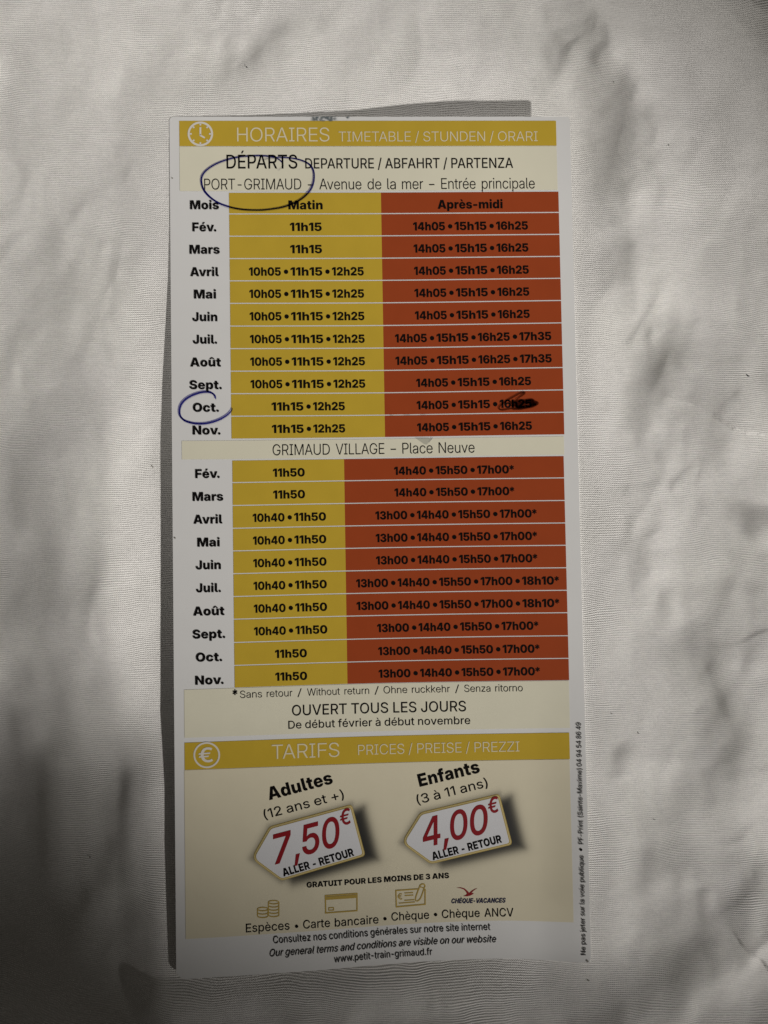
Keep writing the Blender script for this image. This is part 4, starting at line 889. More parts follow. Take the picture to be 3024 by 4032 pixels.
def sheet_z(X, Y):
    """Height of the sheet (mm) at photo-pixel coordinates."""
    nx = X + 120 * vnoise(X / 260, Y / 260, 3, 8)
    ny = Y + 120 * vnoise(X / 260, Y / 260, 31, 44)
    z = 3.2 * vnoise(X / 900, Y / 1100, 11, 5) + 1.6 * vnoise(nx / 400, ny / 560, 50, 9)
    # soft creases: folded noise stretched along the way the cloth was pulled
    a = 0.94 * nx + 0.34 * ny; c = -0.34 * nx + 0.94 * ny
    z += 1.5 * np.sqrt(vnoise(a / 430, c / 900, 23, 61) ** 2 + 0.004)
    z -= 0.95 * np.sqrt(vnoise(a / 210, c / 420, 83, 14) ** 2 + 0.003)
    z += 0.42 * np.sqrt(vnoise(nx / 130, ny / 150, 33, 37) ** 2 + 0.003)
    z += 0.30 * vnoise(nx / 160, ny / 220, 90, 70) + 0.13 * vnoise(nx / 66, ny / 80, 17, 60)
    z += 0.04 * vnoise(X / 30, Y / 27, 77, 21)
    wob = 40 * vnoise(X / 90, Y / 90, 141, 12)
    z -= 0.55 * np.sqrt(vnoise((a + wob) / 150, (c - wob) / 330, 121, 93) ** 2 + 0.0006)
    z += 0.22 * np.sqrt(vnoise((nx - wob) / 85, (ny + wob) / 85, 19, 133) ** 2 + 0.0006)
    z *= 1 - 0.75 * (1 - sstep(500, 900, X)) * sstep(2350, 2850, Y)
    z *= 1 - 0.6 * (1 - sstep(250, 620, X)) * sstep(1350, 1800, Y)
    wv = 60 * vnoise(X / 420, Y / 420, 201, 45) + 20 * vnoise(X / 140, Y / 140, 61, 145)
    z -= 6.0 * sstep(0, 1, (330 + wv - X) / 520) * sstep(1300, 2500, Y)
    # the sheet falls away to the left of the card's lower half, and climbs again towards the bottom of the picture
    z -= 0.33 * 0.0635 * np.maximum(0, 700 + 0.6 * wv - X) * sstep(2380, 3100, Y + wv) * (1 - 0.5 * sstep(0, 1, (-X) / 900))
    z += 15.0 * sstep(3840, 4460, Y + 0.1 * (X - 1200) + 0.5 * wv) * (1 - 0.62 * sstep(1500, 2400, X))
    wx = X + 46 * vnoise(X / 120, Y / 120, 66, 2); wy = Y + 46 * vnoise(X / 120, Y / 120, 6, 120)
    for pts, h, w, run in CREASES:
        d, t, dx, dy = seg_dist(wx, wy, pts)
        s = np.where(dx * 0.85 + dy * 0.53 >= 0, d, -d)
        prof = 0.5 * (1 + np.tanh(s / w)) * np.exp(-np.maximum(s, 0) / run) - 0.5 * np.exp(-np.maximum(-s, 0) / run) * (s < 0) * 0
        ends = 1.25 * np.sin(np.pi * np.clip(t, 0, 1)) ** 1.6
        far = np.exp(-(np.maximum(np.abs(s) - 2.2 * run, 0) / run) ** 2)
        z += 2.6 * h * prof * ends * far
    for pts, h, w in ROLLS:
        d, t, dx, dy = seg_dist(wx, wy, pts)
        z += h * np.exp(-(d / w) ** 2)
    # under and beside the card the sheet lies a known gap below it
    u, q = inv(np.clip(X, 300, 2700), np.clip(Y, 380, 3950))
    ox = np.maximum(np.maximum(edge_l(q) - X, X - edge_r(q)), 0)
    oy = np.maximum(np.maximum(450 - Y, Y - (3862 + bilerp(DYG, u, q))), 0)
    dist = np.hypot(ox, oy)
    uc = np.clip(u, 0, 1); qc = np.clip(q, 460, 3857)
    gap_l = np.interp(qc, [460, 900, 1100, 1300, 1500, 1700, 2000, 2800, 2950, 3100, 3300, 3857], [.14, .24, .6, 1.25, 1.95, 2.4, 2.6, 3.1, 2.5, 2.1, 2.1, 1.5])
    gap = 0.25 + (gap_l - 0.25) * (1 - sstep(0.0, 0.5, uc))
    gap = gap + np.interp(uc, [0, .2, .45, .6, .72, 1], [0, .4, 1.7, 4.2, 6.0, 6.2]) * np.exp(-((qc - 460) / 420) ** 2)
    gap = gap + 2.0 * sstep(3500, 3857, qc) * sstep(0.0, 0.25, uc) * (1 - sstep(0.65, 0.97, uc)) + 1.0 * sstep(2500, 3400, qc) * sstep(0.86, 1, uc) * (1 - sstep(3500, 3857, qc))
    low = card_z(uc, qc) * 1000 - gap
    low = low + 0.50 * 0.0635 * np.clip(Y - (3835 + bilerp(DYG, u, q)), 0, 260) * (1 - sstep(1700, 2350, X))
    m = 1 - sstep(30, 260, dist)
    return z * (1 - m) + m * (low + 0.35 * np.clip(z, -2, 2) * sstep(0, 160, dist))


def axis(lo, hi, step):
    core = np.arange(lo, hi + step, step)
    out = []
    g = step; p = core[-1]
    while p < hi + 6000:
        g = min(g * 1.12, 220); p += g; out.append(p)
    low = [lo - (p - core[-1]) for p in out][::-1]
    return np.concatenate([low, core, out])


xs = axis(-160, 3190, 7.0)
ys = axis(-160, 4190, 7.0)
XX, YY = np.meshgrid(xs, ys)
ZZ = sheet_z(XX, YY) * 0.001
nx, ny = len(xs), len(ys)
V = np.stack([(XX - 1512) * S, (2016 - YY) * S, ZZ], -1).reshape(-1, 3)
idx = np.arange(nx * ny).reshape(ny, nx)
F = np.stack([idx[:-1, :-1], idx[1:, :-1], idx[1:, 1:], idx[:-1, 1:]], -1).reshape(-1, 4)
me = bpy.data.meshes.new("bed_sheet")
me.vertices.add(len(V)); me.vertices.foreach_set("co", V.astype(np.float32).ravel())
me.loops.add(F.size); me.loops.foreach_set("vertex_index", F.astype(np.int32).ravel())
me.polygons.add(len(F)); me.polygons.foreach_set("loop_start", np.arange(0, F.size, 4, dtype=np.int32))
me.update(calc_edges=True)
me.polygons.foreach_set("use_smooth", [True] * len(F))
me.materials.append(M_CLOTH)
sheet = bpy.data.objects.new("bed_sheet", me)
col.objects.link(sheet)
sheet["label"] = "crumpled white cotton bed sheet spread under the timetable card"
sheet["category"] = "bed sheet"

# ------------------------------------------------------------------ the timetable card
card = bpy.data.objects.new("timetable_card", None)
col.objects.link(card)
card.location = tuple(ORIGIN)
card.empty_display_size = 0.02
card["label"] = "tall printed timetable card of yellow and rust rows lying on the white sheet"
card["category"] = "timetable card"

# the card itself: a thin bent sheet with rounded corners
QT, QB, TH = 459.7, 3857.0, 0.00028
rt, rb = 16.0, 38.0
qs = list(QT + rt * (1 - np.cos(np.linspace(0, math.pi / 2, 6))))[:-1] + list(np.linspace(QT + rt, QB - rb, 100)) + \
    list(QB - rb + rb * np.sin(np.linspace(0, math.pi / 2, 9)))[1:]
NUU = 48
top = []
for q in qs:
    a = b = 0.0
    if q < QT + rt:
        a = rt - math.sqrt(max(0, rt * rt - (QT + rt - q) ** 2)); b = a * 0.6
    if q > QB - rb:
        a = rb - math.sqrt(max(0, rb * rb - (q - QB + rb) ** 2)); b = a * 0.22
    us = np.linspace(a / PW, 1 - b / PW, NUU + 1)
    top.append(np.stack([us, np.full(NUU + 1, q)], 1))
UQ = np.concatenate(top)
pt = place(UQ[:, 0], UQ[:, 1], 0) - ORIGIN
pb = pt - [0, 0, TH]
n1 = NUU + 1; nr = len(qs); N0 = len(pt)
F = []
for j in range(nr - 1):
    for i in range(NUU):
        a, b, c, d = j * n1 + i, (j + 1) * n1 + i, (j + 1) * n1 + i + 1, j * n1 + i + 1
        F.append((a, b, c, d)); F.append((N0 + d, N0 + c, N0 + b, N0 + a))
rim = [j * n1 for j in range(nr)] + [(nr - 1) * n1 + i for i in range(1, n1)] + [j * n1 + NUU for j in range(nr - 2, -1, -1)] + list(range(NUU - 1, 0, -1))
nrim = len(rim)                                            # the cut edge has its own points, so the faces keep their true normals
for i in range(nrim):
    j = (i + 1) % nrim
    F.append((2 * N0 + i, 2 * N0 + nrim + i, 2 * N0 + nrim + j, 2 * N0 + j))
stock = link_mesh("card_stock", np.concatenate([pt, pb, pt[rim], pb[rim]]), F, M_PAPER, card)

L1, L2, L3, L4, L5 = 0.00006, 0.00011, 0.00015, 0.00019, 0.00024


def uof(x, y):
    u, q = inv(np.array([x]), np.array([y]))
    return float(u[0])


def qof(x, y):
    u, q = inv(np.array([x]), np.array([y]))
    return float(q[0])


UL = uof(706.4, 520)
UR = uof(2190, 520)

# title band
band = Print(L1).panel(UL, UR, qof(706.4, 476.3), qof(706.4, 575.8)).build("title_band", M_YELLOW, card, "ochre band reading HORAIRES with a clock")
t = Print(L2)
t.row("HORAIRES", 933.9, 1297.3, 557.7, 54.5, 'L')
t.row("TIMETABLE / STUNDEN / ORARI", 1333.6, 2117, 557.7, 38.9, 'L')
t.build("title_lettering", M_WHITE, band)
c = Print(L2)
cx, cy = 789.3, 527.8
ang = np.linspace(0, 2 * math.pi, 64, endpoint=False)
c.ribbon(np.stack([cx + 46 * np.cos(ang), cy + 44.5 * np.sin(ang)], 1), 8.2, closed=True, smooth=False)
for k in range(8):
    a = k * math.pi / 4
    c.ribbon([(cx + 42.2 * math.cos(a), cy + 41 * math.sin(a)), (cx + 34 * math.cos(a), cy + 33 * math.sin(a))], 6.5, smooth=False)
c.ribbon([(cx, cy - 26.5), (cx, cy + 5)], 7.2, smooth=False)
c.ribbon([(cx - 2.6, cy + 4.2), (cx + 17.5, cy + 16)], 6.4, smooth=False)
c.build("clock_icon", M_ICON, band)

# departures panel
pan = Print(L1).panel(UL, UR, qof(706.4, 577.6), qof(706.4, 752.6)).build("departures_panel", M_CREAM, card)
t = Print(L2)
t.row("DÉPARTS", 892.5, 1171.4, 664.5, 54.4, 'R')
t.row("DEPARTURE / ABFAHRT / PARTENZA", 1202.5, 2020.6, 664.3, 40.4, 'R')
t.words([("PORT-GRIMAUD", 804.9, 1186.9), ("–", 1213, 1231), ("Avenue", 1258, 1423.8), ("de", 1448, 1502), ("la", 1525.5, 1559),
         ("mer", 1583.6, 1666.5), ("–", 1690, 1711), ("Entrée", 1738, 1873), ("principale", 1897.8, 2106)], 746.9, 42.5, 'L', 804.9)
t.build("departures_lettering", M_BLACK, pan)


def cell(u0, u1, q0, q1, material, words, xc, qb, width, label=None):
    """One coloured timetable cell with its black lettering, centred on photo column xc (as measured on its row)."""
    o = Print(L1).panel(u0, u1, q0, q1).build("timetable_cell", material, card, label)
    t = Print(L2)
    if width:                                    # a heading word
        x0 = xc - width / 2
        t.text(words, *[tuple(map(float, fwd((x - edge_l(qb)) / (edge_r(qb) - edge_l(qb)), qb))) for x in (x0, x0 + width)], 35, 'B')
    else:
        star = words.endswith('*')
        ws = words.rstrip('*').split()
        n = len(ws); w, pitch = 125.0, 163.2
        span = pitch * (n - 1) + w + (20 if star else 0)
        x = xc - span / 2

        def P(x, dq=0.0):
            qq = qb - dq
            return tuple(map(float, fwd((x - edge_l(qb)) / (edge_r(qb) - edge_l(qb)), qq)))
        for k, s in enumerate(ws):
            t.text(s, P(x), P(x + w), 33.0, 'B')
            if k < n - 1:
                bx, by = P(x + w + 20.5, 15.5)
                t.disc(bx, by, 8.6)
            x += pitch
        if star:
            xe = x - pitch + w
            t.text('*', P(xe + 2), P(xe + 20), 33.0, 'B')
    t.build("cell_lettering", M_BLACK, o)
    return o


U_A = uof(900.8, 760)
U_A2 = uof(924.6, 2707)
U_E = uof(2199.5, 753.6)
U_E2 = uof(2238.9, 2678)


def table(lines, split, u_l, u_r, morning, afternoon, xm, xa, off):
    """Rows between the pale rules. xm, xa: centre columns per row, photo pixels."""
    us = split
    for k in range(len(lines) - 1):
        q0 = lines[k] + (2.3 if k else 0); q1 = lines[k + 1] - (2.3 if k < len(lines) - 2 else 0)
        hd = morning[k] == 'Matin'
        qb = lines[k] + off[k]
        cell(u_l, us, q0, q1, M_YELLOW, morning[k], xm(k), qb, 134.8 if hd else 0)
        cell(us, u_r, q0, q1, M_ORANGE, afternoon[k], xa(k), qb, 255.2 if hd else 0)


raw = [759.9, 842.8, 930.5, 1018.6, 1106.2, 1194.9, 1284.4, 1373.3, 1462.0, 1550.6, 1639.3, 1726.9]
lines1 = [qof(905, y) for y in raw]
A3 = "14h05 15h15 16h25"; A4 = "14h05 15h15 16h25 17h35"; T3 = "10h05 11h15 12h25"
table(lines1, uof(1509, 1300), (U_A + uof(913.2, 1727)) / 2, (U_E + uof(2221, 1709)) / 2,
      ["Matin", "11h15", "11h15"] + [T3] * 6 + ["11h15 12h25"] * 2,
      ["Après-midi", A3, A3, A3, A3, A3, A4, A4, A3, A3, A3],
      lambda k: 1203.5 + 1.2 * k, lambda k: 1851.5 + 1.75 * k + (1.5 if k in (6, 7) else 0),
      [65.5] + [68.0] * 10)

# village band
pan = Print(L1).panel(uof(716.2, 1770), uof(2221, 1760), qof(716.2, 1736), qof(716.2, 1809.0)).build("village_panel", M_CREAM, card)
t = Print(L2)
t.words([("GRIMAUD", 1074.4, 1299.4), ("VILLAGE", 1323.2, 1514), ("–", 1538.5, 1560), ("Place", 1585, 1704), ("Neuve", 1728, 1869)], 1793.2, 43.5, 'L', 1074.4)
t.build("village_lettering", M_BLACK, pan)

raw = [1813.9, 1900.6, 1990.8, 2080.5, 2169.6, 2259.3, 2349.2, 2438.5, 2530.2, 2620.5, 2707.0]
lines2 = [qof(917 + 0.8 * i, y) for i, y in enumerate(raw)]
B3 = "14h40 15h50 17h00*"; B4 = "13h00 14h40 15h50 17h00*"; B5 = "13h00 14h40 15h50 17h00 18h10*"
table(lines2, uof(1361.5, 2250), (uof(914.8, 1814) + U_A2) / 2, (uof(2221, 1797) + U_E2) / 2,
      ["11h50", "11h50"] + ["10h40 11h50"] * 6 + ["11h50", "11h50"],
      [B3, B3, B4, B4, B4, B5, B5, B4, B4, B4],
      lambda k: 1138.0 + 1.05 * k, lambda k: 1788.5 + 1.4 * k + (5 if k > 1 else 0) + (2 if k in (5, 6) else 0) + (3 if k > 7 else 0),
      [66.8] * 10)

# month names in the white margin
for s, xa, xb, y in [("Mois", 748.9, 862.9, 824.7), ("Fév.", 758.2, 852.5, 911.8), ("Mars", 746.8, 866, 1000), ("Avril", 749.9, 861.9, 1088.1),
                     ("Mai", 764.4, 851.5, 1176.2), ("Juin", 758.2, 856.7, 1265.4), ("Juil.", 760.3, 855.7, 1354.1), ("Août", 749.9, 870.7, 1443.8),
                     ("Sept.", 746.8, 874.3, 1533), ("Oct.", 760.3, 862.9, 1622.1), ("Nov.", 759.2, 869.1, 1711.8),
                     ("Fév.", 769.6, 866, 1882.9), ("Mars", 759.2, 880, 1973.1), ("Avril", 762.9, 876.4, 2062.8), ("Mai", 777.9, 866, 2153),
                     ("Juin", 771.7, 870.7, 2242.7), ("Juil.", 773.2, 870.7, 2332.9), ("Août", 761.8, 884.7, 2424.5), ("Sept.", 759.2, 887.8, 2515.2),
                     ("Oct.", 772.2, 875.9, 2605.9), ("Nov.", 769.6, 881.6, 2696.7)]:
    Print(L2).row(s, xa, xb, y, 35, 'B').build("month_name", M_BLACK, card)

# opening note panel
pan = Print(L1).panel(uof(725.5, 2750), uof(2241, 2740), qof(725.5, 2716), qof(727, 2905)).build("opening_panel", M_CREAM, card)
t = Print(L2)
t.row("*", 916, 936, 2754, 40, 'B', at=926)
t.words([("Sans", 945.9, 1032.4), ("retour", 1051, 1152), ("/", 1172, 1188.5), ("Without", 1210, 1338.8), ("return", 1357, 1454), ("/", 1475.5, 1492),
         ("Ohne", 1511, 1604), ("ruckkehr", 1622.5, 1771.8), ("/", 1792.5, 1808), ("Senza", 1828.8, 1931.5), ("ritorno", 1950.6, 2058.4)],
        2748.5, 28.5, 'L', 946)
t.row("OUVERT TOUS LES JOURS", 1150.6, 1835.5, 2818, 41.5, 'R')
t.row("De début février à début novembre", 1136, 1852, 2869.5, 31, 'R')
t.build("opening_lettering", M_BLACK, pan)

# price band
band = Print(L1).panel(uof(727, 2975), uof(2242.5, 2935), qof(726.5, 2924.5), qof(727.8, 3031.4)).build("price_band", M_YELLOW, card, "ochre band reading TARIFS with a euro sign")
t = Print(L2)
t.row("TARIFS", 1070.7, 1336.5, 2988.5, 56.5, 'L')
t.row("PRICES / PREISE / PREZZI", 1410.3, 2045, 2972.5, 40.7, 'L')
t.build("price_band_lettering", M_WHITE, band)
e = Print(L2)
cx, cy = 814.5, 2972.6
e.ribbon(np.stack([cx + 49 * np.cos(ang), cy + 48 * np.sin(ang)], 1), 7.0, closed=True, smooth=False)
e.text("€", (784, 3003), (840, 2999), 58, 'M', free=True)
e.build("euro_icon", M_ICON, band)

# price panel
pan = Print(L1).panel(uof(728, 3300), uof(2249, 3250), qof(728, 3033), qof(730.5, 3697.3)).build("price_panel", M_CREAM2, card)
t = Print(L2)
t.text("Adultes", (1061, 3150.5), (1313.2, 3084), 50, 'B', free=True)
t.text("(12 ans et +)", (1043.6, 3225), (1357, 3143), 36, 'R', free=True)
t.text("Enfants", (1653, 3098), (1891.7, 3041), 50, 'B', free=True)
t.text("(3 à 11 ans)", (1645.4, 3167), (1923, 3097), 36, 'R', free=True)
t.build("fare_lettering", M_BLACK, pan)
t = Print(L2)
t.text("GRATUIT POUR LES MOINS DE 3 ANS", (1208, 3495), (1768.5, 3457), 22.5, 'B')
t.words([("Espèces", 969, 1141)], 3671, 34, 'R', 969)
t.row("Carte", 1194.4, 1300, 3656.6, 34, 'R')
t.row("bancaire", 1319, 1491, 3648.5, 34, 'R')
t.row("Chèque", 1541.8, 1690, 3625.5, 34, 'R')
t.row("Chèque", 1740.3, 1889.5, 3615.0, 34, 'R')
t.row("ANCV", 1908, 2021.9, 3609.5, 34, 'R')
for x, y in ((1168.3, 3646.8), (1516.3, 3617), (1715.4, 3600.7)):
    t.disc(x, y, 6.6)
t.build("payment_lettering", M_BLACK, pan)
t = Print(L2)
t.row("Consultez nos conditions générales sur notre site internet", 1076.6, 1931.3, 3714.6, 29, 'R')
t.row("Our general terms and conditions are visible on our website", 1060.4, 1952, 3766.5, 29, 'R', shear=0.2)
t.row("www.petit-train-grimaud.fr", 1316.4, 1702.4, 3789.5, 28, 'R')
t.build("website_lettering", M_BLACK, card)

# side imprint, reading upwards along the right margin
t = Print(L2)
bx = lambda y: 2306.7 - (3760 - y) * 0.0209
for s, ya, yb in (("Ne pas jeter sur la voie publique", 3760, 3368.5), ("PF-Print", 3323.5, 3230), ("(Sainte-Maxime)", 3218, 3026), ("04 94 54 86 49", 3018, 2845)):
    t.text(s, (bx(ya), ya), (bx(yb), yb), 19.5, 'R', free=True)
t.disc(2287.5, 3345.5, 5.2)
t.build("side_lettering", M_BLACK, card)


def price_tag(outer, price, euro, note, n0, n1, label):
    radii = [16, 16, 34, 16, 16]
    # soft black shape printed behind the tag
    P = np.array(outer, float)
    sh = P + [46, 12]
    lo = P.min(0) - 60; hi = P.max(0) + [130, 90]
    gx = np.arange(lo[0], hi[0], 9.0); gy = np.arange(lo[1], hi[1], 9.0)
    GX, GY = np.meshgrid(gx, gy)

    def sdf(poly):
        pl = list(map(tuple, poly)) + [tuple(poly[0])]
        d, *_ = seg_dist(GX, GY, pl)
        ins = np.zeros(GX.shape, bool)
        for (ax, ay), (bx_, by_) in zip(pl[:-1], pl[1:]):
            c = ((ay > GY) != (by_ > GY)) & (GX < (bx_ - ax) * (GY - ay) / (by_ - ay + 1e-12) + ax)
            ins ^= c
        return np.where(ins, -d, d)
    dens = 0.9 / (1 + np.exp(sdf(sh) / 10.0))
    dens *= 1 - 0.75 * sstep(0, 1, np.clip((P[2, 0] + 230 - GX) / 230, 0, 1))      # the print fades out to the left
    glow = 0.42 / (1 + np.exp((sdf(P) - 6) / 6.0))
    dens = np.maximum(dens, glow)
    m, n = GX.shape
    F = [(j * n + i, (j + 1) * n + i, (j + 1) * n + i + 1, j * n + i + 1) for j in range(m - 1) for i in range(n - 1)]
    dens[0, :] = dens[-1, :] = 0; dens[:, 0] = dens[:, -1] = 0
    tag = Print(L2).poly(rounded(outer, radii)).build("price_tag", M_GOLD, card, label)
    s = Print(L1 + 0.00002); s.add_img(np.stack([GX.ravel(), GY.ravel()], 1), F, dens.ravel())
    s.build("printed_drop_shadow", M_DROP, tag)
    Print(L2 + 0.00003).poly(rounded(inset(outer, 3.0), [14, 14, 30, 14, 14])).build("tag_border", M_GOLDP, tag)
    Print(L2 + 0.00006).poly(rounded(inset(outer, 6.2), [12, 12, 27, 12, 12])).build("tag_rule", M_GOLD, tag)
    Print(L2 + 0.00009).poly(rounded(inset(outer, 9.6), [11, 11, 24, 11, 11])).build("tag_face", M_TAGW, tag)
    t = Print(L2 + 0.00014)
    for w, a, b, cap, sh_ in price:
        t.text(w, a, b, cap, 'M', free=True, shear=sh_)
    t.text("€", *euro, 'M', free=True, shear=0.2)
    t.build("price_lettering", M_RED, tag)
    t = Print(L2 + 0.00014)
    t.text(note, n0, n1, 31, 'B', free=True)
    t.build("tag_lettering", M_BLACK, tag)


def tag_digits(items, ang_deg, cap):
    """(char, left x, right x, y of its foot at mid width) -> baseline ends for upright characters on a slanted line."""
    out = []
    tn = math.tan(math.radians(ang_deg))
    for ch, xl, xr, yf in items:
        w = xr - xl
        out.append((ch, (xl, yf + tn * w / 2), (xr, yf - tn * w / 2), cap, tn))
    return out


def tag(outer, digits, cap, ang_deg, euro, n0, n1, label):
    price_tag(outer, tag_digits(digits, ang_deg, cap), euro, "ALLER - RETOUR", n0, n1, label)


tag([(1386, 3166), (1061.5, 3254), (989, 3380), (1107.6, 3468), (1439.5, 3369)],
    [("7", 1076, 1145, 3396), (",", 1160.5, 1181.5, 3379), ("5", 1191, 1258, 3360), ("0", 1269, 1337, 3338)], 116, 14.6,
    ((1341, 3252), (1382, 3241), 61), (1117.5, 3450.2), (1396.2, 3367.5), "white price tag reading 7,50 €")
tag([(1966, 3124.5), (1654.6, 3198.5), (1580, 3317.5), (1695.3, 3401.7), (2018, 3325)],
    [("4", 1665.5, 1734, 3330), (",", 1746, 1767, 3318), ("0", 1772.5, 1840.5, 3304), ("0", 1851, 1920, 3286)], 113, 13.5,
    ((1923, 3205), (1963, 3195), 61), (1705, 3386), (1977.4, 3315.5), "white price tag reading 4,00 €")

# payment pictograms
c = Print(L2)
for ox, oy, rows in ((1035, 3579, 2), (1078, 3552, 4)):
    rx, ry, dh = 20.5, 6.8, 13.4
    a = np.linspace(0, 2 * math.pi, 28, endpoint=False)
    c.ribbon(np.stack([ox + rx * np.cos(a), oy + ry * np.sin(a)], 1), 4.0, closed=True, smooth=False)
    bot = oy + dh * (rows if rows == 2 else 3.75)
    c.ribbon([(ox - rx, oy), (ox - rx, bot)], 4.0, smooth=False)
    c.ribbon([(ox + rx, oy), (ox + rx, bot)], 4.0, smooth=False)
    a2 = np.linspace(0, math.pi, 12)
    for k in range(1, rows + 1):
        yy = oy + (bot - oy) * k / rows
        c.ribbon(np.stack([ox + rx * np.cos(a2), yy + ry * np.sin(a2)], 1), 4.0, smooth=False)
c.build("coin_pictogram", M_PICT, pan)
c = Print(L2)
TL, TR, BR, BL = (1281.5, 3527), (1406, 3518), (1406, 3586), (1283, 3594.5)
c.ribbon([TL, BL], 5, smooth=False); c.ribbon([TR, BR], 5, smooth=False)
c.ribbon([(1279.5, 3594.5), (1408, 3585)], 5, smooth=False)
c.ribbon([(1279.5, 3526), (1408, 3517.5)], 5, smooth=False)
c.ribbon([(1284, 3536.5), (1403.5, 3528.5)], 13, smooth=False)
c.ribbon([(1294, 3574), (1314.5, 3573)], 3.5, smooth=False); c.ribbon([(1294, 3584), (1314.5, 3583)], 3.5, smooth=False)
c.ribbon([(1295, 3573), (1295, 3585)], 3.5, smooth=False); c.ribbon([(1314, 3572), (1314, 3584)], 3.5, smooth=False)
c.build("bank_card_pictogram", M_PICT, pan)
c = Print(L2)
c.ribbon([(1557, 3506), (1650, 3499.5)], 5, smooth=False)
c.ribbon([(1559, 3505), (1561, 3571)], 5, smooth=False)
c.ribbon([(1559, 3570.5), (1676, 3560)], 5, smooth=False)
c.ribbon([(1674, 3500), (1674, 3562)], 5, smooth=False)
for a, b in (((1593, 3516), (1627, 3514)), ((1594, 3526), (1628, 3524)), ((1593, 3545), (1632, 3542)), ((1571, 3556), (1634, 3551))):
    c.ribbon([a, b], 4, smooth=False)
c.text("€", (1566, 3542), (1585, 3541), 24, 'M', free=True)
c.ribbon([(1655, 3484), (1638, 3530), (1637, 3548)], 4.5, n=12)
c.ribbon([(1673, 3489), (1656, 3536), (1640, 3549)], 4.5, n=12)
c.ribbon([(1655, 3485), (1663, 3480), (1671, 3482), (1673.5, 3490)], 5, n=12)
c.ribbon([(1656, 3492), (1670, 3497)], 4, smooth=False)
c.build("cheque_pictogram", M_PICT, pan)
em = Print(L2)
k = 490 / 1659
B = [(905, 118), (965, 114), (1015, 128), (1050, 158), (1078, 186), (1108, 158), (1150, 133), (1185, 124), (1140, 152), (1104, 188), (1138, 192), (1118, 208),
     (1090, 222), (1050, 232), (995, 230), (1030, 215), (1045, 200), (1030, 170), (1000, 140), (960, 126)]
em.poly([(1530 + x * k, 3460 + y * k) for x, y in B])
em.build("bird_emblem", M_RED, pan)
Print(L2).text("CHÈQUE-VACANCES", (1776, 3556.5), (1989, 3553.8), 19, 'B', free=True, shear=0.2).build("emblem_lettering", M_NAVY, pan)

# ------------------------------------------------------------------ pen marks and wear on the card
k = 480 / 1659
pz = lambda x, y: (780 + x * k, 590 + y * k)
loop = [(1160, 205), (1150, 180), (1110, 140), (1040, 105), (960, 92), (840, 85), (720, 88), (600, 96), (480, 117), (370, 148), (250, 195), (150, 255), (85, 315), (52, 380),
        (50, 450), (70, 525), (120, 600), (200, 675), (300, 735), (410, 775), (520, 803), (650, 820), (780, 825), (900, 822), (1020, 808),
        (1150, 785), (1260, 748), (1380, 690), (1470, 620), (1535, 540), (1570, 450), (1580, 350), (1565, 270), (1520, 205), (1440, 160), (1340, 130), (1230, 114), (1120, 110), (1040, 108)]
p = Print(L5)
p.ribbon([pz(*a) for a in loop], [2.2, 4.5, 6, 5.5, 5.5, 6, 6.5, 7, 7.2, 7, 6.5, 6, 6, 6.5, 6.8, 6.8, 6.5, 6, 4.5, 2.5], n=360)
p.build("pen_circle", M_PEN, card, "blue pen loop drawn round PORT-GRIMAUD")
p = Print(L5)
p.ribbon([pz(*a) for a in [(870, 148), (930, 130), (1000, 118), (1060, 125)]], [1.2, 2.4, 2.4, 1.5], n=40)
p.ribbon([pz(*a) for a in [(1165, 215), (1150, 240), (1120, 265), (1085, 285)]], [2.4, 2.0, 1.6, .8], n=30)
p.build("faint_pen_tail", M_PENL, card)
k2 = 240 / 1659
pz = lambda x, y: (690 + x * k2, 1530 + y * k2)
loop = [(1103, 290), (1103, 245), (1085, 195), (1030, 140), (950, 105), (850, 95), (720, 108), (600, 140), (460, 195), (340, 262), (240, 345), (170, 440), (132, 545), (124, 640), (140, 730),
        (190, 810), (280, 880), (400, 925), (540, 955), (700, 962), (860, 950), (1020, 915), (1180, 860), (1320, 790), (1430, 715), (1510, 635), (1545, 580), (1555, 530)]
p = Print(L5)
p.ribbon([pz(*a) for a in loop], [3.5, 6.2, 7.6, 7.6, 7.6, 7.4, 7.2, 7.2, 7.8, 7.6, 7.4, 6.5, 5.2, 3], n=260)
p.build("pen_circle", M_PEN, card, "blue pen loop drawn round the first Oct.")
k3 = 200 / 1659
pz = lambda x, y: (1940 + x * k3, 1530 + y * k3)
p = Print(L5)
p.ribbon([pz(*a) for a in [(760, 360), (860, 290), (980, 210), (1040, 150), (1010, 125), (880, 160), (700, 260), (520, 360), (400, 440), (300, 510), (230, 580), (205, 640),
                           (240, 690), (340, 700), (480, 675), (640, 655), (820, 650), (960, 640)]], [3, 5, 6.5, 7, 6, 5.5, 6, 6, 5.5, 5, 5, 5.5, 5.5, 5, 4, 3], n=170)
p.build("pen_scribble", M_SCRIB, card, "pen scribble crossing out 16h25")
p = Print(L5 + 0.00002)
p.ribbon([pz(*a) for a in [(560, 480), (700, 430), (900, 400), (1080, 400), (1250, 370), (1330, 400), (1150, 450), (900, 470), (700, 520), (640, 570), (800, 560), (1050, 490), (1300, 450),
                           (1430, 450), (1460, 490), (1380, 530), (1200, 560), (950, 590), (800, 600), (900, 630), (1100, 610), (1300, 560), (1380, 500), (1250, 500)]], 9.0, n=260)
p.build("pen_scribble", M_SCRIB, card, "dense pen strokes over 16h25")
p = Print(L5)
p.ribbon([pz(*a) for a in [(640, 690), (760, 680), (900, 680), (1020, 655), (1160, 625), (1280, 600), (1400, 545), (1450, 510)]], [3, 5, 5, 5, 6, 7, 6, 4], n=70)
p.build("pen_scribble", M_SCRIB, card, "single pen stroke under 16h25")
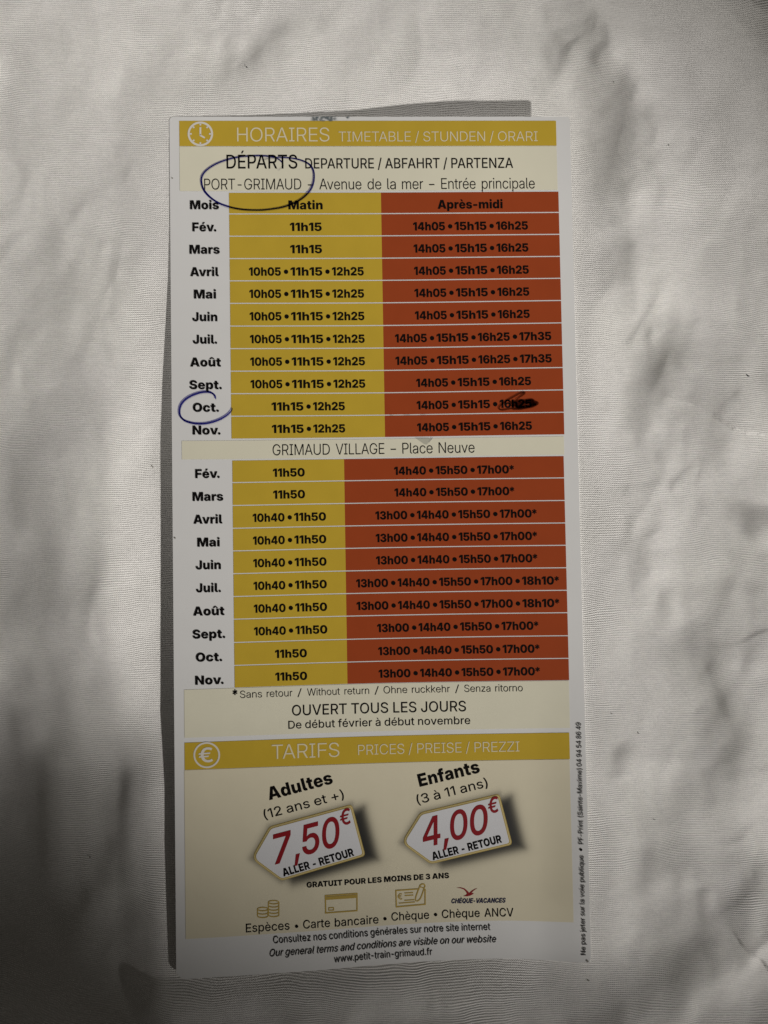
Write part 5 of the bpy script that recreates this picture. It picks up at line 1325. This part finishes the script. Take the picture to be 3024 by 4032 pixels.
# pale smear and hair line below the first table
k4 = 300 / 1659
pz = lambda x, y: (1500 + x * k4, 1600 + y * k4)
Print(L3).poly([pz(*a) for a in [(735, 678), (900, 676), (1050, 680), (1080, 700), (1050, 780), (1000, 838), (950, 830), (860, 770), (790, 720)]]).build("faint_smear", M_SMEAR, card)
Print(L3 + 0.00003).ribbon([pz(*a) for a in [(1118, 672), (1095, 715), (1065, 755), (1045, 790)]], [2.2, 2.6, 1.8, .8], n=20).build("hair_line", M_PENL, card)
pr = Print(L3)
for x0, x1, y in ((190, 270, 196), (500, 640, 190), (860, 980, 188)):
    pr.ribbon([pz(x0, y), pz(x1, y - 3)], 3.6, smooth=False)
pr.build("faint_smear", M_SMEAR, card)


def smudge(x0, x1, y0, y1, amp):
    gx = np.linspace(x0, x1, 40); gy = np.linspace(y0, y1, 10)
    GX, GY = np.meshgrid(gx, gy)
    ex = sstep(0, .12, (GX - x0) / (x1 - x0)) * (1 - sstep(.88, 1, (GX - x0) / (x1 - x0)))
    ey = 1 - sstep(.55, 1, (GY - y0) / (y1 - y0) + 0.5 * vnoise(GX / 14, GY / 9, 5, 5))
    d = amp * ex * ey
    n = 40
    F = [(j * n + i, (j + 1) * n + i, (j + 1) * n + i + 1, j * n + i + 1) for j in range(9) for i in range(n - 1)]
    s = Print(L3); s.add_img(np.stack([GX.ravel(), GY.ravel()], 1), F, d.ravel())
    s.build("teal_smudge", M_SMUDGE, card)


smudge(1222, 1332, 459.9, 479, 0.95)
smudge(1364, 1380, 459.9, 468, 0.9)
Print(L3).disc(679, 702, 2.6).build("dark_fleck", M_LINTG, card)
Print(L3).disc(689.5, 2118, 3.2).build("dark_fleck", M_LINTG, card)
Print(L3).disc(2313, 3784, 4).build("dark_fleck", M_LINTG, card)

# ------------------------------------------------------------------ lint on the sheet
def lint(x, y, ln, wd, ang_deg, m, label):
    ln *= 0.85; wd *= 0.72
    n = 9; ring = 6
    a = math.radians(ang_deg)
    V = []; F = []
    for i in range(n + 1):
        t = i / n
        w = wd * (0.25 + math.sin(math.pi * min(1, t * 1.15)) ** 0.7 * 0.75) if 0 < i < n else wd * 0.08
        bend = 0.18 * ln * math.sin(math.pi * t)
        px = (t - 0.5) * ln; py = bend
        for k in range(ring):
            th = 2 * math.pi * k / ring
            lx = px; ly = py + w * math.cos(th)
            X = (lx * math.cos(a) - ly * math.sin(a)); Y = (lx * math.sin(a) + ly * math.cos(a))
            V.append((X * S, -Y * S, (w * 0.7 * math.sin(th) + w * 0.5) * S))
    for i in range(n):
        for k in range(ring):
            F.append((i * ring + k, i * ring + (k + 1) % ring, (i + 1) * ring + (k + 1) % ring, (i + 1) * ring + k))
    F.append(tuple(range(ring - 1, -1, -1))); F.append(tuple(n * ring + k for k in range(ring)))
    zz = 0.0
    for _ in range(4):                                   # where the line of sight meets the rumpled sheet
        k_ = S * (1 - zz / CAM_H)
        zz = float(sheet_z(np.array([1512 + (x - 1512) * k_ / S]), np.array([2016 + (y - 2016) * k_ / S]))[0]) * 0.001
    o = link_mesh("lint_speck", V, F, m)
    o.location = ((x - 1512) * k_, (2016 - y) * k_, zz + 0.00004)
    o["label"] = label; o["category"] = "lint"; o["group"] = "lint specks on the sheet"
    return o


lint(2945, 1477, 22, 4.2, 28, M_LINT, "black lint speck with pale tail on bare sheet right of the August row")
lint(2514, 2884, 17, 2.8, 40, M_LINTG, "slanting grey lint thread right of the price band beside a small crease")
lint(2408, 2808, 12, 2.4, 30, M_LINTG, "small grey lint speck close right of the opening hours panel")
lint(2576, 3224, 16, 2.2, 20, M_LINTG, "thin grey lint thread on the sheet right of the 4,00 tag")
lint(2317, 3858, 15, 3.6, 25, M_LINTG, "grey lint bump just below the card's lower right corner")
lint(973, 264, 9, 2.6, 60, M_LINT, "tiny dark lint dot in the creased sheet above HORAIRES")
lint(2418, 321, 8, 2.8, 70, M_LINTG, "tiny grey lint dot up right of the card's top corner")
lint(2633, 570, 9, 3.0, 10, M_LINTG, "faint grey lint dot right of the departures panel")
lint(355, 3374, 11, 4.0, 10, M_LINTG, "grey lint dot in the dark sheet left of the fares")
lint(602, 1836, 16, 3.0, 55, M_LINTG, "grey lint bit on the sheet left of the village panel")
